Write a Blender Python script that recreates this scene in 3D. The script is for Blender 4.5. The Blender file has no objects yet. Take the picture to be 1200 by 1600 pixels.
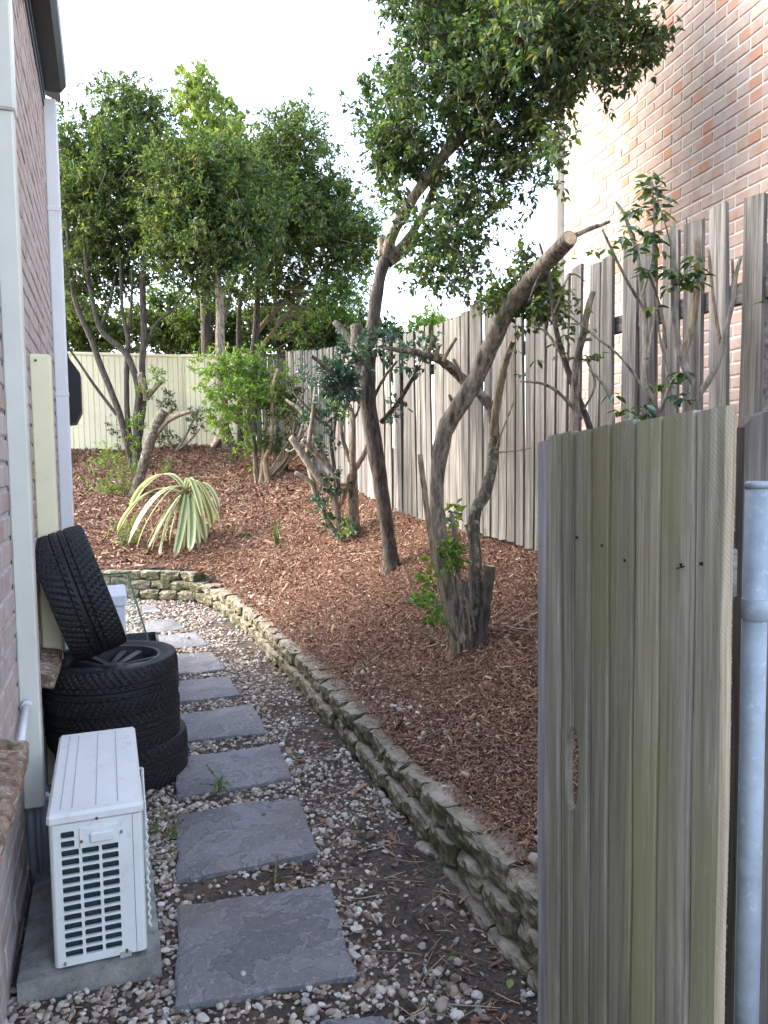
import bpy, bmesh, math, random
import numpy as np
from mathutils import Vector, Matrix, Euler, noise
random.seed(7); RNG = np.random.default_rng(7)
SC = bpy.context.scene
COL = SC.collection
R = math.radians

# ------------------------------------------------------------------ camera, sky, sun, exposure
CAM_H, YAW, PITCH, ROLL, FPX = 1.55, R(19.83), R(4.004), 0.0135, 1200.0
cd = bpy.data.cameras.new('camera'); cam = bpy.data.objects.new('camera', cd); COL.objects.link(cam)
_f = Vector((math.sin(YAW)*math.cos(PITCH), math.cos(YAW)*math.cos(PITCH), -math.sin(PITCH)))
_r = Vector((math.cos(YAW), -math.sin(YAW), 0)); _u = _r.cross(_f)
CX = _r*math.cos(ROLL) - _u*math.sin(ROLL); CU = _u*math.cos(ROLL) + _r*math.sin(ROLL); CF = _f
CC = Vector((0, 0, CAM_H))
cam.matrix_world = Matrix(((CX.x, CU.x, -CF.x, CC.x), (CX.y, CU.y, -CF.y, CC.y), (CX.z, CU.z, -CF.z, CC.z), (0, 0, 0, 1)))
cd.sensor_fit = 'VERTICAL'; cd.sensor_height = 24.0; cd.lens = 24.0*FPX/1600.0
cd.clip_start = 0.05; cd.clip_end = 2000
SC.camera = cam

SUN_EL, SUN_AZ = R(34), R(-60)          # azimuth measured from +Y towards +X
world = bpy.data.worlds.new('World'); SC.world = world; world.use_nodes = True
wn, wl = world.node_tree.nodes, world.node_tree.links
wn.clear()
sky = wn.new('ShaderNodeTexSky'); sky.sky_type = 'NISHITA'; sky.sun_disc = False
sky.sun_elevation = SUN_EL; sky.sun_rotation = SUN_AZ
sky.air_density = 1.0; sky.dust_density = 2.0; sky.ozone_density = 1.0
bw = wn.new('ShaderNodeRGBToBW'); mx = wn.new('ShaderNodeMixRGB'); mx.inputs[0].default_value = 0.30   # thin white overcast
bg = wn.new('ShaderNodeBackground'); bg.inputs[1].default_value = 0.15
wo = wn.new('ShaderNodeOutputWorld')
wl.new(sky.outputs[0], bw.inputs[0]); wl.new(sky.outputs[0], mx.inputs[1]); wl.new(bw.outputs[0], mx.inputs[2])
wl.new(mx.outputs[0], bg.inputs[0]); wl.new(bg.outputs[0], wo.inputs[0])
sd = bpy.data.lights.new('sun', 'SUN'); sd.energy = 0.5; sd.angle = R(60); sd.color = (1.0, 0.93, 0.82)
sun = bpy.data.objects.new('sun', sd); COL.objects.link(sun)
_sdir = Vector((math.sin(SUN_AZ)*math.cos(SUN_EL), math.cos(SUN_AZ)*math.cos(SUN_EL), math.sin(SUN_EL)))
sun.rotation_euler = _sdir.to_track_quat('Z', 'Y').to_euler(); sun.location = (6, 6, 12)
SC.view_settings.view_transform = 'Standard'; SC.view_settings.look = 'None'
SC.view_settings.gamma = 1.0; SC.view_settings.use_curve_mapping = False
SC.view_settings.exposure = 3.1
SC.render.engine = 'CYCLES'
SC.cycles.max_bounces = 8; SC.cycles.transparent_max_bounces = 12; SC.cycles.use_denoising = True; SC.cycles.use_adaptive_sampling = True; SC.cycles.adaptive_threshold = 0.0015
SC.cycles.denoising_input_passes = 'RGB_ALBEDO_NORMAL'; SC.cycles.denoising_prefilter = 'ACCURATE'

# ------------------------------------------------------------------ helpers: survey points
def ray(px, py):
    return CF + CX*((px-600)/FPX) - CU*((py-800)/FPX)
def at(px, py, d):
    return CC + ray(px, py)*d
def on_ground(px, py, z=0.0):
    r = ray(px, py); return CC + r*((z-CC.z)/r.z)

# ------------------------------------------------------------------ helpers: objects
def link(o, parent=None):
    COL.objects.link(o)
    if parent is not None: o.parent = parent
    return o
def tag(o, label=None, cat=None, group=None, kind=None):
    if label: o['label'] = label
    if cat: o['category'] = cat
    if group: o['group'] = group
    if kind: o['kind'] = kind
    return o
def thing(name, label, cat, loc=(0, 0, 0), group=None, rot=(0, 0, 0)):
    o = bpy.data.objects.new(name, None); o.empty_display_size = 0.1
    o.location = loc; o.rotation_euler = rot
    link(o); return tag(o, label, cat, group)
def meshobj(name, me, mat=None, parent=None, loc=None, world_coords=True):
    o = bpy.data.objects.new(name, me)
    if mat is not None:
        for m in (mat if isinstance(mat, (list, tuple)) else [mat]):
            if len(me.materials) < (len(mat) if isinstance(mat, (list, tuple)) else 1): me.materials.append(m)
    link(o, parent)
    if parent is not None and world_coords:
        o.location = -Vector(parent.location) if loc is None else Vector(loc)-Vector(parent.location)
    elif loc is not None: o.location = loc
    return o
class MB:
    """collects geometry for one mesh"""
    def __init__(s): s.v = []; s.f = []; s.m = []; s.sm = []
    def add(s, vs, fs, mat=0, smooth=False):
        b = len(s.v); s.v += [tuple(x) for x in vs]
        s.f += [tuple(i+b for i in f) for f in fs]; s.m += [mat]*len(fs); s.sm += [smooth]*len(fs)
    def box(s, lo, hi, mat=0, M=None, bev=0.0):
        lo = Vector(lo); hi = Vector(hi)
        if bev > 0:
            c = (lo+hi)/2; h = (hi-lo)/2; vs = []; idx = {}
            for sx in (-1, 1):
                for sy in (-1, 1):
                    for sz in (-1, 1):
                        for k in range(3):
                            o = [h.x-bev, h.y-bev, h.z-bev]; o[k] += bev
                            idx[(sx, sy, sz, k)] = len(vs); vs.append(Vector((c.x+sx*o[0], c.y+sy*o[1], c.z+sz*o[2])))
            fs = []
            S = (-1, 1)
            for k in range(3):
                a, b = [j for j in range(3) if j != k]
                for sg in S:
                    q = []
                    for (p, r_) in ((-1, -1), (1, -1), (1, 1), (-1, 1)):
                        t = [0, 0, 0]; t[k] = sg; t[a] = p; t[b] = r_; q.append(idx[(t[0], t[1], t[2], k)])
                    fs.append(q)
            for k in range(3):     # edges along axis k
                a, b = [j for j in range(3) if j != k]
                for p in S:
                    for r_ in S:
                        t0 = [0, 0, 0]; t0[k] = -1; t0[a] = p; t0[b] = r_; t1 = list(t0); t1[k] = 1
                        fs.append([idx[tuple(t0)+(a,)], idx[tuple(t1)+(a,)], idx[tuple(t1)+(b,)], idx[tuple(t0)+(b,)]])
            for sx in S:
                for sy in S:
                    for sz in S: fs.append([idx[(sx, sy, sz, k)] for k in range(3)])
        else:
            vs = [Vector((x, y, z)) for z in (lo.z, hi.z) for y in (lo.y, hi.y) for x in (lo.x, hi.x)]
            fs = [(0, 2, 3, 1), (4, 5, 7, 6), (0, 1, 5, 4), (2, 6, 7, 3), (0, 4, 6, 2), (1, 3, 7, 5)]
        if M is not None: vs = [M @ v for v in vs]
        s.add(vs, fs, mat)
    def tube(s, pts, rad, n=8, cap0=True, cap1=True, mat=0, capmat=None, wob=0.0, smooth=True, seed=0):
        pts = [Vector(p) for p in pts]; k = len(pts)
        if not hasattr(rad, '__len__'): rad = [rad]*k
        up = Vector((0.13, 0.31, 0.94)); vs = []
        prev = None
        for i in range(k):
            t = (pts[min(i+1, k-1)]-pts[max(i-1, 0)])
            if t.length < 1e-9: t = Vector((0, 0, 1))
            t.normalize()
            if prev is None:
                a = t.cross(up if abs(t.dot(up)) < 0.95 else Vector((1, 0, 0)))
            else:
                a = prev - t*prev.dot(t)
            a.normalize(); b = t.cross(a); prev = a
            for j in range(n):
                th = 2*math.pi*j/n; r = rad[i]
                if wob:
                    d = a*math.cos(th)+b*math.sin(th); q = (pts[i]+d*r)
                    r *= 1 + wob*noise.noise(q*(0.35/max(rad[i], .004)) + Vector((seed, 0, 0))) + 0.5*wob*noise.noise(q*(1.1/max(rad[i], .004)))
                vs.append(pts[i]+(a*math.cos(th)+b*math.sin(th))*r)
        fs = []
        for i in range(k-1):
            for j in range(n):
                fs.append((i*n+j, i*n+(j+1) % n, (i+1)*n+(j+1) % n, (i+1)*n+j))
        s.add(vs, fs, mat, smooth)
        cm = mat if capmat is None else capmat
        b = len(s.v)-len(vs)
        if cap0: s.f.append(tuple(b+j for j in range(n))[::-1]); s.m.append(mat); s.sm.append(False)
        if cap1 and capmat and n >= 8:
            c = pts[-1]; t = (pts[-1]-pts[-2]).normalized(); o = len(s.v)
            for q, dq in ((0.88, 0.0), (0.5, 0.02)):
                for j in range(n): p = Vector(s.v[b+(k-1)*n+j]); s.v.append(tuple(c+(p-c)*q+t*rad[-1]*(dq+0.05*noise.noise(p*70))))
            L0 = b+(k-1)*n
            for j in range(n):
                j2 = (j+1) % n
                s.f.append((L0+j, L0+j2, o+j2, o+j)); s.m.append(mat); s.sm.append(False)
                s.f.append((o+j, o+j2, o+n+j2, o+n+j)); s.m.append(cm); s.sm.append(False)
            s.f.append(tuple(o+n+j for j in range(n))); s.m.append(cm); s.sm.append(False)
        elif cap1: s.f.append(tuple(b+(k-1)*n+j for j in range(n))); s.m.append(cm); s.sm.append(False)
    def mesh(s, name):
        me = bpy.data.meshes.new(name); me.from_pydata(s.v, [], s.f)
        return me
    def build(s, name, mats, parent=None, loc=None, world_coords=True, fix=True):
        me = s.mesh(name)
        mats = mats if isinstance(mats, (list, tuple)) else [mats]
        for m in mats: me.materials.append(m)
        me.polygons.foreach_set('material_index', s.m); me.polygons.foreach_set('use_smooth', s.sm)
        if fix:
            bm = bmesh.new(); bm.from_mesh(me); bmesh.ops.recalc_face_normals(bm, faces=bm.faces); bm.to_mesh(me); bm.free()
        me.update()
        return meshobj(name, me, None, parent, loc, world_coords)
def npmesh(name, V, F, smooth=False):
    """fast mesh: V (n,3), F (m,k)"""
    V = np.ascontiguousarray(V, dtype=np.float32); F = np.ascontiguousarray(F, dtype=np.int32)
    me = bpy.data.meshes.new(name); m, k = F.shape
    me.vertices.add(len(V)); me.vertices.foreach_set('co', V.ravel())
    me.loops.add(m*k); me.loops.foreach_set('vertex_index', F.ravel())
    me.polygons.add(m); me.polygons.foreach_set('loop_start', np.arange(m, dtype=np.int32)*k)
    me.polygons.foreach_set('use_smooth', np.full(m, smooth, dtype=bool))
    me.update(calc_edges=True); me.validate()
    return me
def smooth_path(p, r, sub=4):
    """Catmull-Rom through points p with radii r"""
    p = [Vector(x) for x in p]; n = len(p); P = []; Q = []
    for i in range(n-1):
        a, b, c, d = p[max(i-1, 0)], p[i], p[i+1], p[min(i+2, n-1)]
        for j in range(sub):
            t = j/sub
            P.append(0.5*((2*b)+(c-a)*t+(2*a-5*b+4*c-d)*t*t+(3*b-a-3*c+d)*t*t*t)); Q.append(r[i]*(1-t)+r[i+1]*t)
    P.append(p[-1]); Q.append(r[-1])
    return P, Q

# ------------------------------------------------------------------ materials
def new_mat(name):
    m = bpy.data.materials.new(name); m.use_nodes = True
    nt = m.node_tree; b = nt.nodes['Principled BSDF']
    return m, nt.nodes, nt.links, b
def coords(N, L, stretch=(1, 1, 1), kind='Object', jitter=True):
    tc = N.new('ShaderNodeTexCoord'); mp = N.new('ShaderNodeMapping'); mp.inputs['Scale'].default_value = stretch
    if jitter:
        oi = N.new('ShaderNodeObjectInfo'); mu = N.new('ShaderNodeMath'); mu.operation = 'MULTIPLY'; mu.inputs[1].default_value = 61.7
        ad = N.new('ShaderNodeVectorMath'); ad.operation = 'ADD'
        L.new(oi.outputs['Random'], mu.inputs[0]); L.new(tc.outputs[kind], ad.inputs[0]); L.new(mu.outputs[0], ad.inputs[1])
        L.new(ad.outputs[0], mp.inputs[0])
    else: L.new(tc.outputs[kind], mp.inputs[0])
    return mp.outputs[0]
def nz(N, L, vec, scale, detail=4, rough=0.55, dist=0.0):
    t = N.new('ShaderNodeTexNoise'); t.inputs['Scale'].default_value = scale; t.inputs['Detail'].default_value = detail
    t.inputs['Roughness'].default_value = rough; t.inputs['Distortion'].default_value = dist
    L.new(vec, t.inputs['Vector']); return t.outputs[0]
def ramp(N, L, fac, stops, interp='LINEAR'):
    r = N.new('ShaderNodeValToRGB'); e = r.color_ramp.elements; r.color_ramp.interpolation = interp
    while len(e) < len(stops): e.new(0.5)
    for i, (p, c) in enumerate(stops):
        e[i].position = p; e[i].color = (c[0], c[1], c[2], 1) if hasattr(c, '__len__') else (c, c, c, 1)
    L.new(fac, r.inputs[0]); return r.outputs[0]
def mix(N, L, fac, a, b, mode='MIX'):
    m = N.new('ShaderNodeMixRGB'); m.blend_type = mode
    for i, x in zip((0, 1, 2), (fac, a, b)):
        if hasattr(x, 'is_output'): L.new(x, m.inputs[i])
        elif i == 0: m.inputs[0].default_value = x
        else: m.inputs[i].default_value = (x[0], x[1], x[2], 1)
    return m.outputs[0]
def bump(N, L, B, h, strength=0.4, dist=0.01):
    b = N.new('ShaderNodeBump'); b.inputs['Strength'].default_value = strength; b.inputs['Distance'].default_value = dist
    L.new(h, b.inputs['Height']); L.new(b.outputs[0], B.inputs['Normal']); return b
def rnd(N, L):
    """random per object plus per loose island"""
    oi = N.new('ShaderNodeObjectInfo'); g = N.new('ShaderNodeNewGeometry'); a = N.new('ShaderNodeMath'); a.operation = 'ADD'
    f = N.new('ShaderNodeMath'); f.operation = 'FRACT'
    L.new(oi.outputs['Random'], a.inputs[0]); L.new(g.outputs['Random Per Island'], a.inputs[1]); L.new(a.outputs[0], f.inputs[0])
    return f.outputs[0]
def paint(name, c, rough=0.45, spread=0.12, scale=6, dirt=None, bumps=0.05, metallic=0.0):
    m, N, L, B = new_mat(name)
    v = coords(N, L)
    n = nz(N, L, v, scale, 5, 0.6)
    lo = [x*(1-spread) for x in c]; hi = [min(1, x*(1+spread)) for x in c]
    col = ramp(N, L, n, [(0.3, lo), (0.7, hi)])
    if dirt:
        n2 = nz(N, L, v, scale*3.1, 6, 0.7, 0.3)
        col = mix(N, L, ramp(N, L, n2, [(0.56, 0.0), (0.75, dirt[1])]), col, dirt[0])
    L.new(col, B.inputs['Base Color'])
    L.new(ramp(N, L, n, [(0.2, max(0, rough-0.08)), (0.8, min(1, rough+0.1))]), B.inputs['Roughness']); B.inputs['Metallic'].default_value = metallic
    if bumps: bump(N, L, B, nz(N, L, v, scale*8, 4), bumps, 0.005)
    return m
def wood(name, dark, mid, light, algae=None, stretch=(26, 26, 1.1), rough=0.85, per=0.35, saw=False):
    """weathered sawn timber, grain along local Z"""
    m, N, L, B = new_mat(name)
    v = coords(N, L, stretch)
    v2 = coords(N, L, (1, 1, 1))
    g = nz(N, L, v, 1.6, 8, 0.62, 0.25)
    fine = nz(N, L, coords(N, L, (stretch[0]*5, stretch[1]*5, stretch[2]*2.2)), 1.0, 5, 0.7)
    col = ramp(N, L, g, [(0.36, dark), (0.5, mid), (0.64, light)])
    col = mix(N, L, ramp(N, L, fine, [(0.38, 0.6), (0.52, 0.0)]), col, [x*0.55 for x in dark])
    big = nz(N, L, v2, 2.3, 4, 0.6)
    col = mix(N, L, ramp(N, L, big, [(0.35, 0.0), (0.7, 0.35)]), col, dark)
    if algae:
        al = nz(N, L, coords(N, L, (9, 9, 0.55)), 1.0, 5, 0.6)
        al2 = nz(N, L, v2, 1.3, 3, 0.5)
        mm = N.new('ShaderNodeMath'); mm.operation = 'MULTIPLY'
        L.new(ramp(N, L, al, [(0.38, 0.0), (0.58, 1.0)]), mm.inputs[0]); L.new(ramp(N, L, al2, [(0.3, 0.25), (0.62, 0.95)]), mm.inputs[1])
        col = mix(N, L, mm.outputs[0], col, mix(N, L, fine, [x*0.6 for x in algae], [x*1.35 for x in algae]))
    sc_ = nz(N, L, coords(N, L, (30, 30, 3.2)), 2.2, 6, 0.8)
    col = mix(N, L, ramp(N, L, sc_, [(0.62, 0.0), (0.72, 0.55)]), col, [min(1, x*1.45) for x in light])
    col = mix(N, L, ramp(N, L, sc_, [(0.27, 0.6), (0.36, 0.0)]), col, [x*0.4 for x in dark])
    rr = rnd(N, L)
    hs = N.new('ShaderNodeHueSaturation'); L.new(col, hs.inputs['Color'])
    L.new(ramp(N, L, rr, [(0, 1-per), (1, 1+per)]), hs.inputs['Value'])
    hs.inputs['Saturation'].default_value = 1.0
    L.new(hs.outputs[0], B.inputs['Base Color']); B.inputs['Roughness'].default_value = rough
    h = mix(N, L, 0.5, g, fine)
    if saw:
        w = N.new('ShaderNodeTexWave'); w.wave_type = 'BANDS'; w.bands_direction = 'DIAGONAL'; w.inputs['Scale'].default_value = 60
        w.inputs['Distortion'].default_value = 2.0; w.inputs['Detail'].default_value = 2
        L.new(v2, w.inputs['Vector']); h = mix(N, L, 0.10, h, w.outputs[1])
    bump(N, L, B, h, 0.7, 0.006)
    return m
def bark(name, dark, light, lichen=None, scale=1.0):
    m, N, L, B = new_mat(name)
    v = coords(N, L, (22*scale, 22*scale, 5*scale))
    g = nz(N, L, v, 1.5, 8, 0.7, 0.4)
    vo = N.new('ShaderNodeTexVoronoi'); vo.feature = 'DISTANCE_TO_EDGE'; vo.inputs['Scale'].default_value = 2.2
    L.new(coords(N, L, (30*scale, 30*scale, 6*scale)), vo.inputs['Vector'])
    col = ramp(N, L, g, [(0.38, dark), (0.62, light)])
    if lichen:
        n2 = nz(N, L, coords(N, L), 14*scale, 6, 0.65)
        col = mix(N, L, ramp(N, L, n2, [(0.53, 0.0), (0.62, 0.8)]), col, lichen)
    L.new(col, B.inputs['Base Color']); B.inputs['Roughness'].default_value = 0.9
    bump(N, L, B, mix(N, L, 0.45, g, vo.outputs[0]), 1.0, 0.02)
    return m
def sill_mat():
    m, N, L, B = new_mat('lichen_sill_brick'); v = coords(N, L)
    a = nz(N, L, v, 18, 7, 0.7, 0.5); b = nz(N, L, v, 34, 6, 0.7, 0.8); c = nz(N, L, v, 110, 4, 0.7)
    col = ramp(N, L, a, [(0.32, (0.10, 0.06, 0.04)), (0.5, (0.24, 0.15, 0.10)), (0.68, (0.36, 0.25, 0.18))])
    col = mix(N, L, ramp(N, L, b, [(0.52, 0.0), (0.6, 0.85)]), col, (0.46, 0.43, 0.34))
    col = mix(N, L, ramp(N, L, b, [(0.34, 0.8), (0.42, 0.0)]), col, (0.07, 0.06, 0.035))
    col = mix(N, L, ramp(N, L, c, [(0.3, 0.7), (0.42, 0.0)]), col, (0.05, 0.04, 0.03))
    L.new(col, B.inputs['Base Color']); B.inputs['Roughness'].default_value = 0.95
    bump(N, L, B, mix(N, L, 0.5, a, c), 1.0, 0.012); return m
def leaf_mat(name, stops, rough=0.4, trans=0.35, tint=(1.0, 1.05, 0.5)):
    m, N, L, B = new_mat(name)
    r = rnd(N, L)
    col = ramp(N, L, r, stops)
    L.new(col, B.inputs['Base Color']); B.inputs['Roughness'].default_value = rough
    tr = N.new('ShaderNodeBsdfTranslucent'); L.new(mix(N, L, 1.0, col, [x*1.6 for x in tint], 'MULTIPLY'), tr.inputs[0])
    ms = N.new('ShaderNodeMixShader'); ms.inputs[0].default_value = trans
    L.new(B.outputs[0], ms.inputs[1]); L.new(tr.outputs[0], ms.inputs[2])
    L.new(ms.outputs[0], N['Material Output'].inputs['Surface'])
    return m
def rand_mat(name, stops, rough=0.8, bs=60, bst=0.4, interp='LINEAR', var=0.25, bd=0.004):
    """loose pieces: one colour per piece with a little grain"""
    m, N, L, B = new_mat(name)
    v = coords(N, L)
    col = ramp(N, L, rnd(N, L), stops, interp)
    n = nz(N, L, v, bs, 5, 0.65)
    col = mix(N, L, 1.0, col, ramp(N, L, n, [(0.25, 1-var), (0.75, 1+var)]), 'MULTIPLY')
    L.new(col, B.inputs['Base Color']); B.inputs['Roughness'].default_value = rough
    bump(N, L, B, n, bst, bd)
    return m
def brick_mat(name, cols, smear, smear_amt=(0.45, 0.6), halves=False):
    m, N, L, B = new_mat(name)
    r = rnd(N, L)
    v = coords(N, L)
    col = ramp(N, L, r, cols)
    big = nz(N, L, coords(N, L, (1, 9, 3)), 1.2, 3, 0.5)
    n1 = nz(N, L, v, 9, 6, 0.65, 0.4)
    a = N.new('ShaderNodeMath'); a.operation = 'ADD'; L.new(n1, a.inputs[0]); L.new(big, a.inputs[1])
    a2 = N.new('ShaderNodeMath'); a2.operation = 'MULTIPLY'; a2.inputs[1].default_value = 0.5; L.new(a.outputs[0], a2.inputs[0])
    if halves:
        tc = N.new('ShaderNodeTexCoord'); sp_ = N.new('ShaderNodeSeparateXYZ'); L.new(tc.outputs['Object'], sp_.inputs[0])
        hp = ramp(N, L, sp_.outputs[1], [(0.0, 0.0), (0.001, 1.0)]); q = N.new('ShaderNodeMath'); q.operation = 'MULTIPLY'; q.inputs[1].default_value = 7.31
        fr = N.new('ShaderNodeMath'); fr.operation = 'FRACT'; L.new(r, q.inputs[0]); L.new(q.outputs[0], fr.inputs[0])
        pick = ramp(N, L, fr.outputs[0], [(0.72, 0.0), (0.73, 1.0)]); mq = N.new('ShaderNodeMath'); mq.operation = 'MULTIPLY'; L.new(hp, mq.inputs[0]); L.new(pick, mq.inputs[1])
        redness = mq.outputs[0]
    col = mix(N, L, ramp(N, L, a2.outputs[0], [(smear_amt[0]-.08, 0.0), (smear_amt[1]-.06, 0.85)]), col, smear)
    if halves: col = mix(N, L, redness, col, mix(N, L, n1, (0.40, 0.20, 0.125), (0.46, 0.26, 0.175)))
    sp = nz(N, L, v, 90, 3, 0.7)
    col = mix(N, L, ramp(N, L, sp, [(0.28, 0.5), (0.4, 0.0)]), col, [x*0.45 for x in smear])
    L.new(col, B.inputs['Base Color']); B.inputs['Roughness'].default_value = 0.9
    bump(N, L, B, mix(N, L, 0.5, n1, sp), 0.5, 0.006)
    return m

MAT = {}
MAT['gatewood'] = wood('gate_timber', (0.19, 0.168, 0.132), (0.33, 0.30, 0.24), (0.48, 0.445, 0.37), algae=(0.245, 0.235, 0.12), per=0.26, saw=True)
MAT['palewood'] = wood('grey_bleached_timber', (0.2, 0.19, 0.19), (0.33, 0.32, 0.33), (0.45, 0.44, 0.45), per=0.1, saw=True)
MAT['rawwood'] = wood('raw_sawn_timber', (0.24, 0.175, 0.115), (0.36, 0.275, 0.185), (0.45, 0.36, 0.26), per=0.05, saw=True)
MAT['fence'] = wood('weathered_paling', (0.062, 0.055, 0.046), (0.155, 0.142, 0.125), (0.265, 0.25, 0.228), per=0.42, stretch=(20, 20, 0.9))
MAT['rail'] = wood('weathered_rail', (0.07, 0.06, 0.05), (0.15, 0.13, 0.11), (0.24, 0.215, 0.185), stretch=(20, 1.1, 20), per=0.2)
MAT['darkwood'] = wood('dark_stained_timber', (0.06, 0.045, 0.035), (0.12, 0.095, 0.075), (0.2, 0.165, 0.135), per=0.15)
MAT['bark'] = bark('grey_brown_bark', (0.05, 0.038, 0.026), (0.34, 0.27, 0.195), scale=1.1)
MAT['bark_dark'] = bark('dark_bark', (0.02, 0.015, 0.012), (0.125, 0.098, 0.076), scale=1.3)
MAT['bark_lichen'] = bark('lichen_bark', (0.035, 0.028, 0.02), (0.18, 0.145, 0.10), lichen=(0.30, 0.29, 0.22), scale=1.5)
MAT['bark_tan'] = bark('tan_bark', (0.14, 0.10, 0.06), (0.38, 0.29, 0.18), scale=1.4)
MAT['bark_grey'] = bark('pale_grey_bark', (0.12, 0.1, 0.075), (0.36, 0.31, 0.24), scale=1.2)
MAT['cut'] = paint('fresh_cut_wood', (0.52, 0.35, 0.19), 0.8, 0.3, 60, dirt=((0.30, 0.17, 0.08), 0.6), bumps=0.4)
MAT['cutgrey'] = paint('old_cut_wood', (0.5, 0.42, 0.32), 0.85, 0.2, 60)
MAT['galv'] = paint('galvanised_steel', (0.25, 0.275, 0.31), 0.58, 0.2, 18, dirt=((0.5, 0.53, 0.56), 0.6), metallic=0.2)
MAT['cream'] = paint('cream_steel', (0.82, 0.75, 0.51), 0.4, 0.05, 3, dirt=((0.4, 0.36, 0.26), 0.25), bumps=0.02)
MAT['duct'] = paint('cream_plastic', (0.62, 0.61, 0.54), 0.38, 0.05, 4, dirt=((0.45, 0.42, 0.35), 0.2), bumps=0.03)
MAT['white'] = paint('white_gloss_paint', (0.74, 0.76, 0.78), 0.35, 0.04, 3, dirt=((0.5, 0.5, 0.48), 0.15), bumps=0.02)
MAT['greypaint'] = paint('pale_grey_paint', (0.5, 0.52, 0.51), 0.5, 0.05, 3)
MAT['acwhite'] = paint('appliance_white', (0.72, 0.72, 0.70), 0.42, 0.05, 6, dirt=((0.36, 0.32, 0.26), 0.5), bumps=0.03)
MAT['acseam'] = paint('grey_seam', (0.38, 0.38, 0.37), 0.6, 0.1, 20)
MAT['coil'] = paint('dark_teal_coil', (0.025, 0.06, 0.075), 0.5, 0.5, 90, bumps=0.3)
MAT['rust'] = paint('rusty_screw', (0.16, 0.07, 0.03), 0.8, 0.4, 90)
MAT['steel'] = paint('dull_screw', (0.35, 0.35, 0.36), 0.4, 0.2, 60, metallic=0.8)
MAT['gutter'] = paint('charcoal_gutter', (0.006, 0.007, 0.013), 0.45, 0.15, 6, bumps=0.02)
MAT['black'] = paint('black_plastic', (0.012, 0.012, 0.014), 0.3, 0.3, 10, dirt=((0.06, 0.05, 0.05), 0.4))
MAT['matteblack'] = paint('matte_black_plastic', (0.010, 0.010, 0.011), 0.65, 0.2, 10)
MAT['rubber'] = paint('tyre_rubber', (0.0085, 0.009, 0.0105), 0.62, 0.35, 14, dirt=((0.05, 0.046, 0.042), 0.35), bumps=0.15)
MAT['rim'] = paint('dusty_alloy', (0.045, 0.046, 0.05), 0.45, 0.3, 20, dirt=((0.09, 0.08, 0.07), 0.6), metallic=0.2)
MAT['foam'] = paint('white_foam', (0.78, 0.8, 0.83), 0.6, 0.03, 40, bumps=0.1)
MAT['pvc'] = paint('grey_pvc', (0.2, 0.22, 0.26), 0.4, 0.1, 8)
MAT['pvcwhite'] = paint('white_pvc', (0.68, 0.7, 0.73), 0.35, 0.06, 8)
MAT['mortar_r'] = paint('pale_mortar', (0.58, 0.53, 0.47), 0.95, 0.15, 30, bumps=0.5)
MAT['mortar_l'] = paint('grey_mortar', (0.42, 0.43, 0.44), 0.95, 0.2, 30, bumps=0.6)
MAT['brick_r'] = brick_mat('bagged_red_brick', [(0, (0.37, 0.235, 0.17)), (0.5, (0.41, 0.27, 0.205)), (0.85, (0.38, 0.215, 0.145)), (1, (0.40, 0.195, 0.12))], (0.44, 0.345, 0.29), (0.43, 0.60), True)
MAT['brick_l'] = brick_mat('pink_brick', [(0, (0.34, 0.24, 0.205)), (0.5, (0.40, 0.28, 0.235)), (1, (0.32, 0.21, 0.18))], (0.46, 0.40, 0.38), (0.46, 0.6))
MAT['sill'] = sill_mat()
MAT['tile'] = paint('dark_roof_tile', (0.014, 0.014, 0.017), 0.8, 0.25, 8, bumps=0.3)
MAT['concrete'] = paint('stained_concrete', (0.22, 0.215, 0.195), 0.9, 0.4, 14, dirt=((0.06, 0.055, 0.042), 0.85), bumps=0.9)
MAT['lg'] = leaf_mat('mid_green_leaf', [(0, (0.025, 0.05, 0.016)), (0.45, (0.055, 0.095, 0.024)), (0.8, (0.11, 0.15, 0.036)), (0.96, (0.18, 0.21, 0.055)), (1, (0.22, 0.17, 0.06))], 0.45, 0.38)
MAT['ldark'] = leaf_mat('dark_glossy_leaf', [(0, (0.018, 0.04, 0.017)), (0.45, (0.04, 0.076, 0.027)), (0.8, (0.082, 0.125, 0.04)), (0.97, (0.15, 0.19, 0.06)), (1, (0.2, 0.16, 0.07))], 0.45, 0.38)
MAT['llight'] = leaf_mat('light_green_leaf', [(0, (0.07, 0.14, 0.025)), (0.5, (0.12, 0.21, 0.035)), (1, (0.22, 0.3, 0.07))], 0.45, 0.42)
MAT['lyellow'] = leaf_mat('yellow_green_leaf', [(0, (0.10, 0.15, 0.03)), (0.6, (0.16, 0.22, 0.05)), (1, (0.25, 0.29, 0.09))], 0.5, 0.3)
MAT['lblue'] = leaf_mat('blue_green_leaf', [(0, (0.025, 0.06, 0.045)), (0.6, (0.05, 0.10, 0.07)), (1, (0.10, 0.16, 0.11))], 0.3, 0.25)
MAT['lhedge'] = leaf_mat('hedge_leaf', [(0, (0.03, 0.055, 0.015)), (0.6, (0.065, 0.11, 0.025)), (1, (0.15, 0.2, 0.045))], 0.5, 0.42)  # the hedge leaves' own greens, varied per leaf
MAT['grass'] = leaf_mat('dark_grass_blade', [(0, (0.03, 0.06, 0.015)), (1, (0.09, 0.15, 0.03))], 0.5, 0.3)
MAT['deadleaf'] = rand_mat('dry_leaf', [(0, (0.3, 0.2, 0.1)), (1, (0.45, 0.36, 0.2))], 0.8)
MAT['twig'] = rand_mat('dry_twig', [(0, (0.12, 0.09, 0.06)), (0.5, (0.24, 0.19, 0.13)), (1, (0.42, 0.35, 0.25))], 0.9)
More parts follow.
